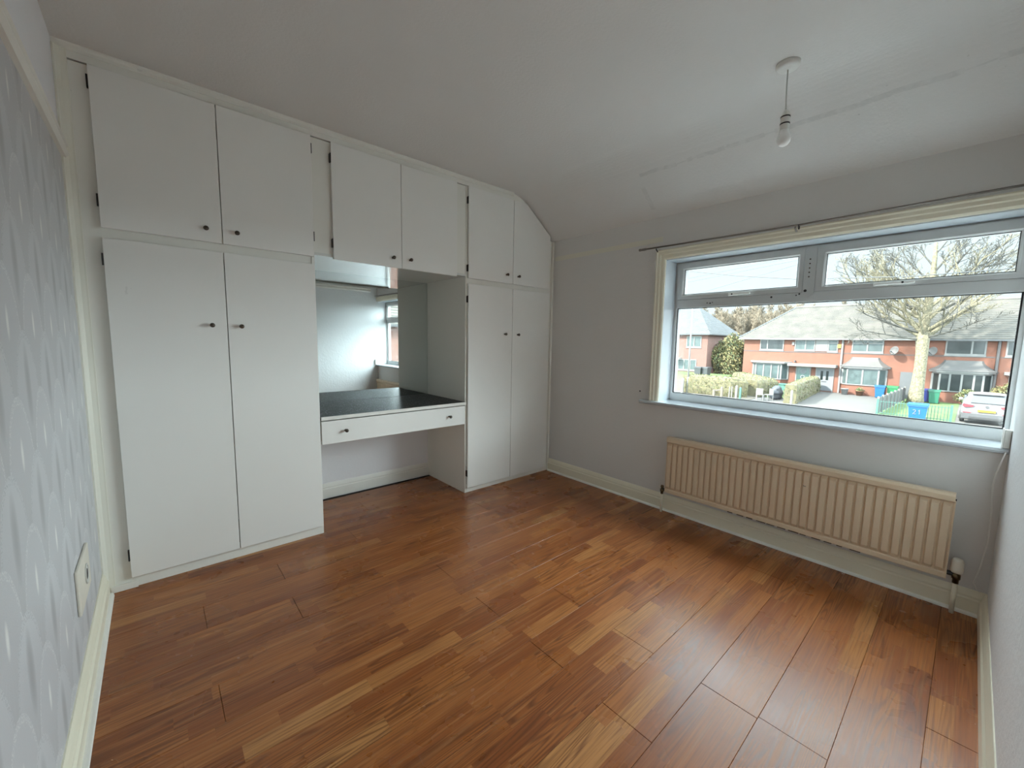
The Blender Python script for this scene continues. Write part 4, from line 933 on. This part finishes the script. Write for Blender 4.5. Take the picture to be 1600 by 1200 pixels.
t = thing('lamp_post', 'slim pale lamp post in front of the pinkish house', 'lamp post', (33.8, 13.1, GZ))
mobj('base', tube(bmesh.new(), [(33.8, 13.1, GZ), (33.8, 13.1, GZ+1.3)], .095, 10), X_['upvc'], t, True)
mobj('column', tube(bmesh.new(), [(33.8, 13.1, GZ+1.3), (33.8, 13.1, 4.35)], [.07, .05], 10), X_['upvc'], t, True)
mobj('lantern', tube(bmesh.new(), [(33.8, 13.1, 4.35), (33.4, 13.0, 4.42), (33.0, 12.9, 4.42)], [.05, .07, .03], 8), X_['lead'], t, True)
# ---- cables
for lab, pts_, r in (('thick dark overhead cable sagging across the left top pane', [(20, 8.4), (12.08, 6.54), (8.5, 5.80), (5.03, 5.24), (.04, 4.87), (-8, 4.9)], .022),
                     ('thin overhead wire, uppermost of the left top pane', [(20, 5.30), (11.95, 5.93), (5.27, 6.57), (-8, 7.85)], .011),
                     ('thin overhead wire just below the uppermost one', [(20, 5.0), (11.79, 5.68), (5.1, 6.36), (-8, 7.6)], .011),
                     ('thin overhead wire rising from the lower corner of the left top pane', [(20, 2.8), (10.575, 4.897), (5.043, 6.10), (-8, 9.0)], .011)):
    tag(mobj('overhead_cable', tube(bmesh.new(), [(30, y, z) for y, z in pts_], r, 5), X_['dark'], None, True), lab, 'cable')
# ---- car (rear towards us)
def car():
    t = thing('car', 'white hatchback car parked with its rear to the street', 'car', (35.8, -3.3, GZ))
    cy, x0 = -3.30, 33.6
    prof_ = [(0.02, .62), (-.02, .80), (.02, 1.00), (.14, 1.12), (.34, 1.40), (.50, 1.58), (.80, 1.66), (1.6, 1.68), (2.3, 1.62), (2.9, 1.30), (3.15, 1.12), (4.05, .96), (4.25, .70), (4.25, .45), (.06, .45)]
    bm = bmesh.new(); st = []
    for s, (f, zf) in enumerate(((-.90, 0), (-.93, .0), (-.80, .0), (0, 0), (.80, 0), (.93, 0), (.90, 0))):
        pass
    cols = []
    for yo, k in ((-1, 1), (-.6, 0), (0, 0), (.6, 0), (1, 1)):
        col = []
        for x, z in prof_:
            wd = .93-max(0, z-.95)*.34                      # tumblehome
            ex = .10*abs(yo)**2 if x < 1 else (-.12*abs(yo)**2 if x > 3.5 else 0)
            zz = z-(.05*abs(yo)**2 if z > 1.3 else 0)
            col.append(bm.verts.new((x0+x+ex, cy+yo*wd, GZ+zz)))
        cols.append(col)
    for A_, B_ in zip(cols, cols[1:]):
        for i in range(len(prof_)): j = (i+1) % len(prof_); bm.faces.new((A_[i], A_[j], B_[j], B_[i]))
    bm.faces.new(cols[0]); bm.faces.new(cols[-1])
    mobj('body', bm, X_['carwhite'], t, False)
    mobj('bumper', B(x0-.07, x0+.4, cy-.92, cy+.92, GZ+.24, GZ+.64, bev=.06, seg=2), X_['cardark'], t)
    # rear screen lies on the sloping tailgate
    bm = bmesh.new(); v = [bm.verts.new(q) for q in ((x0+.145, cy-.62, GZ+1.15), (x0+.145, cy+.62, GZ+1.15), (x0+.445, cy+.54, GZ+1.52), (x0+.445, cy-.54, GZ+1.52), (x0+.21, cy-.62, GZ+1.15), (x0+.21, cy+.62, GZ+1.15), (x0+.50, cy+.54, GZ+1.50), (x0+.50, cy-.54, GZ+1.50))]
    for f in ((0, 1, 2, 3), (4, 7, 6, 5), (0, 4, 5, 1), (3, 2, 6, 7), (0, 3, 7, 4), (1, 5, 6, 2)): bm.faces.new([v[i] for i in f])
    bmesh.ops.translate(bm, verts=bm.verts, vec=(-.045, 0, .01)); mobj('rear_window', bm, X_['carglass'], t)
    mobj('spoiler', B(x0+.36, x0+.75, cy-.60, cy+.60, GZ+1.60, GZ+1.655, bev=.02), X_['carwhite'], t)
    for s in (-1, 1):
        mobj('tail_light', prism(bmesh.new(), [(cy+s*.45, GZ+1.02), (cy+s*.86, GZ+1.10), (cy+s*.90, GZ+.98), (cy+s*.80, GZ+.90), (cy+s*.52, GZ+.93)], 'x', x0-.035, x0+.2), X_['red'], t)
        mobj('reflector', B(x0-.08, x0, cy+s*.55, cy+s*.85, GZ+.60, GZ+.64), X_['red'], t)
        mobj('side_window', prism(bmesh.new(), [(x0+.75, GZ+1.13), (x0+2.75, GZ+1.12), (x0+2.35, GZ+1.45), (x0+.95, GZ+1.48)], 'y', cy+s*.78, cy+s*.868), X_['carglass'], t)
        mobj('door_mirror', B(x0+2.55, x0+2.75, cy+s*.90, cy+s*1.08, GZ+1.05, GZ+1.20, bev=.03), X_['carwhite'], t)
        for x in (.72, 3.35):
            w_ = mobj('wheel', lathe(bmesh.new(), [(0, -.10), (.24, -.10), (.33, -.08), (.34, 0), (.33, .08), (.24, .10), (0, .10)], (x0+x, cy+s*.86, GZ+.34), (0, 1, 0), 20), X_['tyre'], t, True)
            mobj('rim', lathe(bmesh.new(), [(0, 0), (.20, 0), (.20, .02), (0, .02)], (x0+x, cy+s*.97, GZ+.34), (0, s, 0), 14), X_['lead'], w_)
    mobj('number_plate', B(x0-.05, x0-.02, cy-.32, cy+.32, GZ+.68, GZ+.80), X_['yellow'], t)
    mobj('badge', lathe(bmesh.new(), [(0, 0), (.07, 0), (.07, .02), (0, .02)], (x0-.02, cy, GZ+.98), (-1, 0, 0), 12), X_['cardark'], t)
    mobj('fog_strip', B(x0-.085, x0-.06, cy-.60, cy+.60, GZ+.30, GZ+.40), X_['tyre'], t)
car()
# ---- small garden things
def pot(label, x, y, r, h, mat, plant=None):
    t = thing('plant_pot', label, 'plant pot', (x, y, GZ))
    mobj('pot', lathe(bmesh.new(), [(0, 0), (r*.7, 0), (r, h*.92), (r*1.08, h*.92), (r*1.08, h), (r*.9, h), (r*.86, h*.9), (0, h*.9)], (x, y, GZ), (0, 0, 1), 16), X_[mat], t, True)
    if plant:
        rn = random.Random(int(x*10+y*7)); bm = bmesh.new()
        def pick(rr): d = Vector((rr.gauss(0, 1), rr.gauss(0, 1), abs(rr.gauss(0, 1)))).normalized(); return Vector((x, y, GZ+h))+d*rr.uniform(.1, .3), d
        leaves(bm, pick, 160, .07, rn); o = mobj('foliage', bm, X_[plant], t); o['kind'] = 'stuff'
pot('white plant pot at the foot of the white drainpipe', 44.2, 4.42, .26, .52, 'upvc')
pot('terracotta plant pot below the left-hand bay', 44.3, 3.45, .27, .42, 'terracotta', 'leafg')
t = thing('storage_box', 'turquoise garden box at the end of the small lawn', 'box', (43.6, 8.5, GZ))
mobj('body', B(43.2, 43.9, 7.95, 9.05, GZ, GZ+.50), X_['teal'], t); mobj('lid', B(43.15, 43.95, 7.90, 9.10, GZ+.50, GZ+.58, bev=.02), X_['teal'], t)
bm = bmesh.new(); rn = random.Random(3); bmesh.ops.create_icosphere(bm, subdivisions=3, radius=1)
for v in bm.verts:
    k = 1+.18*math.sin(v.co.x*7+v.co.y*3)+.1*math.sin(v.co.z*9); v.co = Vector((35.8+v.co.x*.6*k, 7.15+v.co.y*.38*k, max(GZ+.01, GZ+.40+v.co.z*.52*k)))
tag(mobj('tarpaulin_heap', bm, X_['tarp'], None, True), 'dark tarpaulin heap at the edge of the small lawn', 'tarpaulin')
def chair(label, x, y, rz):
    t = thing('garden_chair', label, 'chair', (x, y, GZ), 'white garden chairs'); R_ = Matrix.Translation((x, y, GZ)) @ Matrix.Rotation(rz, 4, 'Z')
    def P(bm): bm.transform(R_); return bm
    mobj('seat', P(B(-.22, .22, -.22, .22, .40, .44)), X_['upvc'], t)
    bm = B(.19, .23, -.22, .22, .44, .85); mobj('backrest', P(bm), X_['upvc'], t)
    for a in (-.2, .2):
        for b in (-.2, .2): mobj('leg', P(B(a-.02, a+.02, b-.02, b+.02, 0, .40)), X_['upvc'], t)
chair('left-hand white garden chair beyond the pale posts', 34.0, 7.72, .4); chair('right-hand white garden chair next to the dark tarpaulin', 34.4, 7.25, -.7)
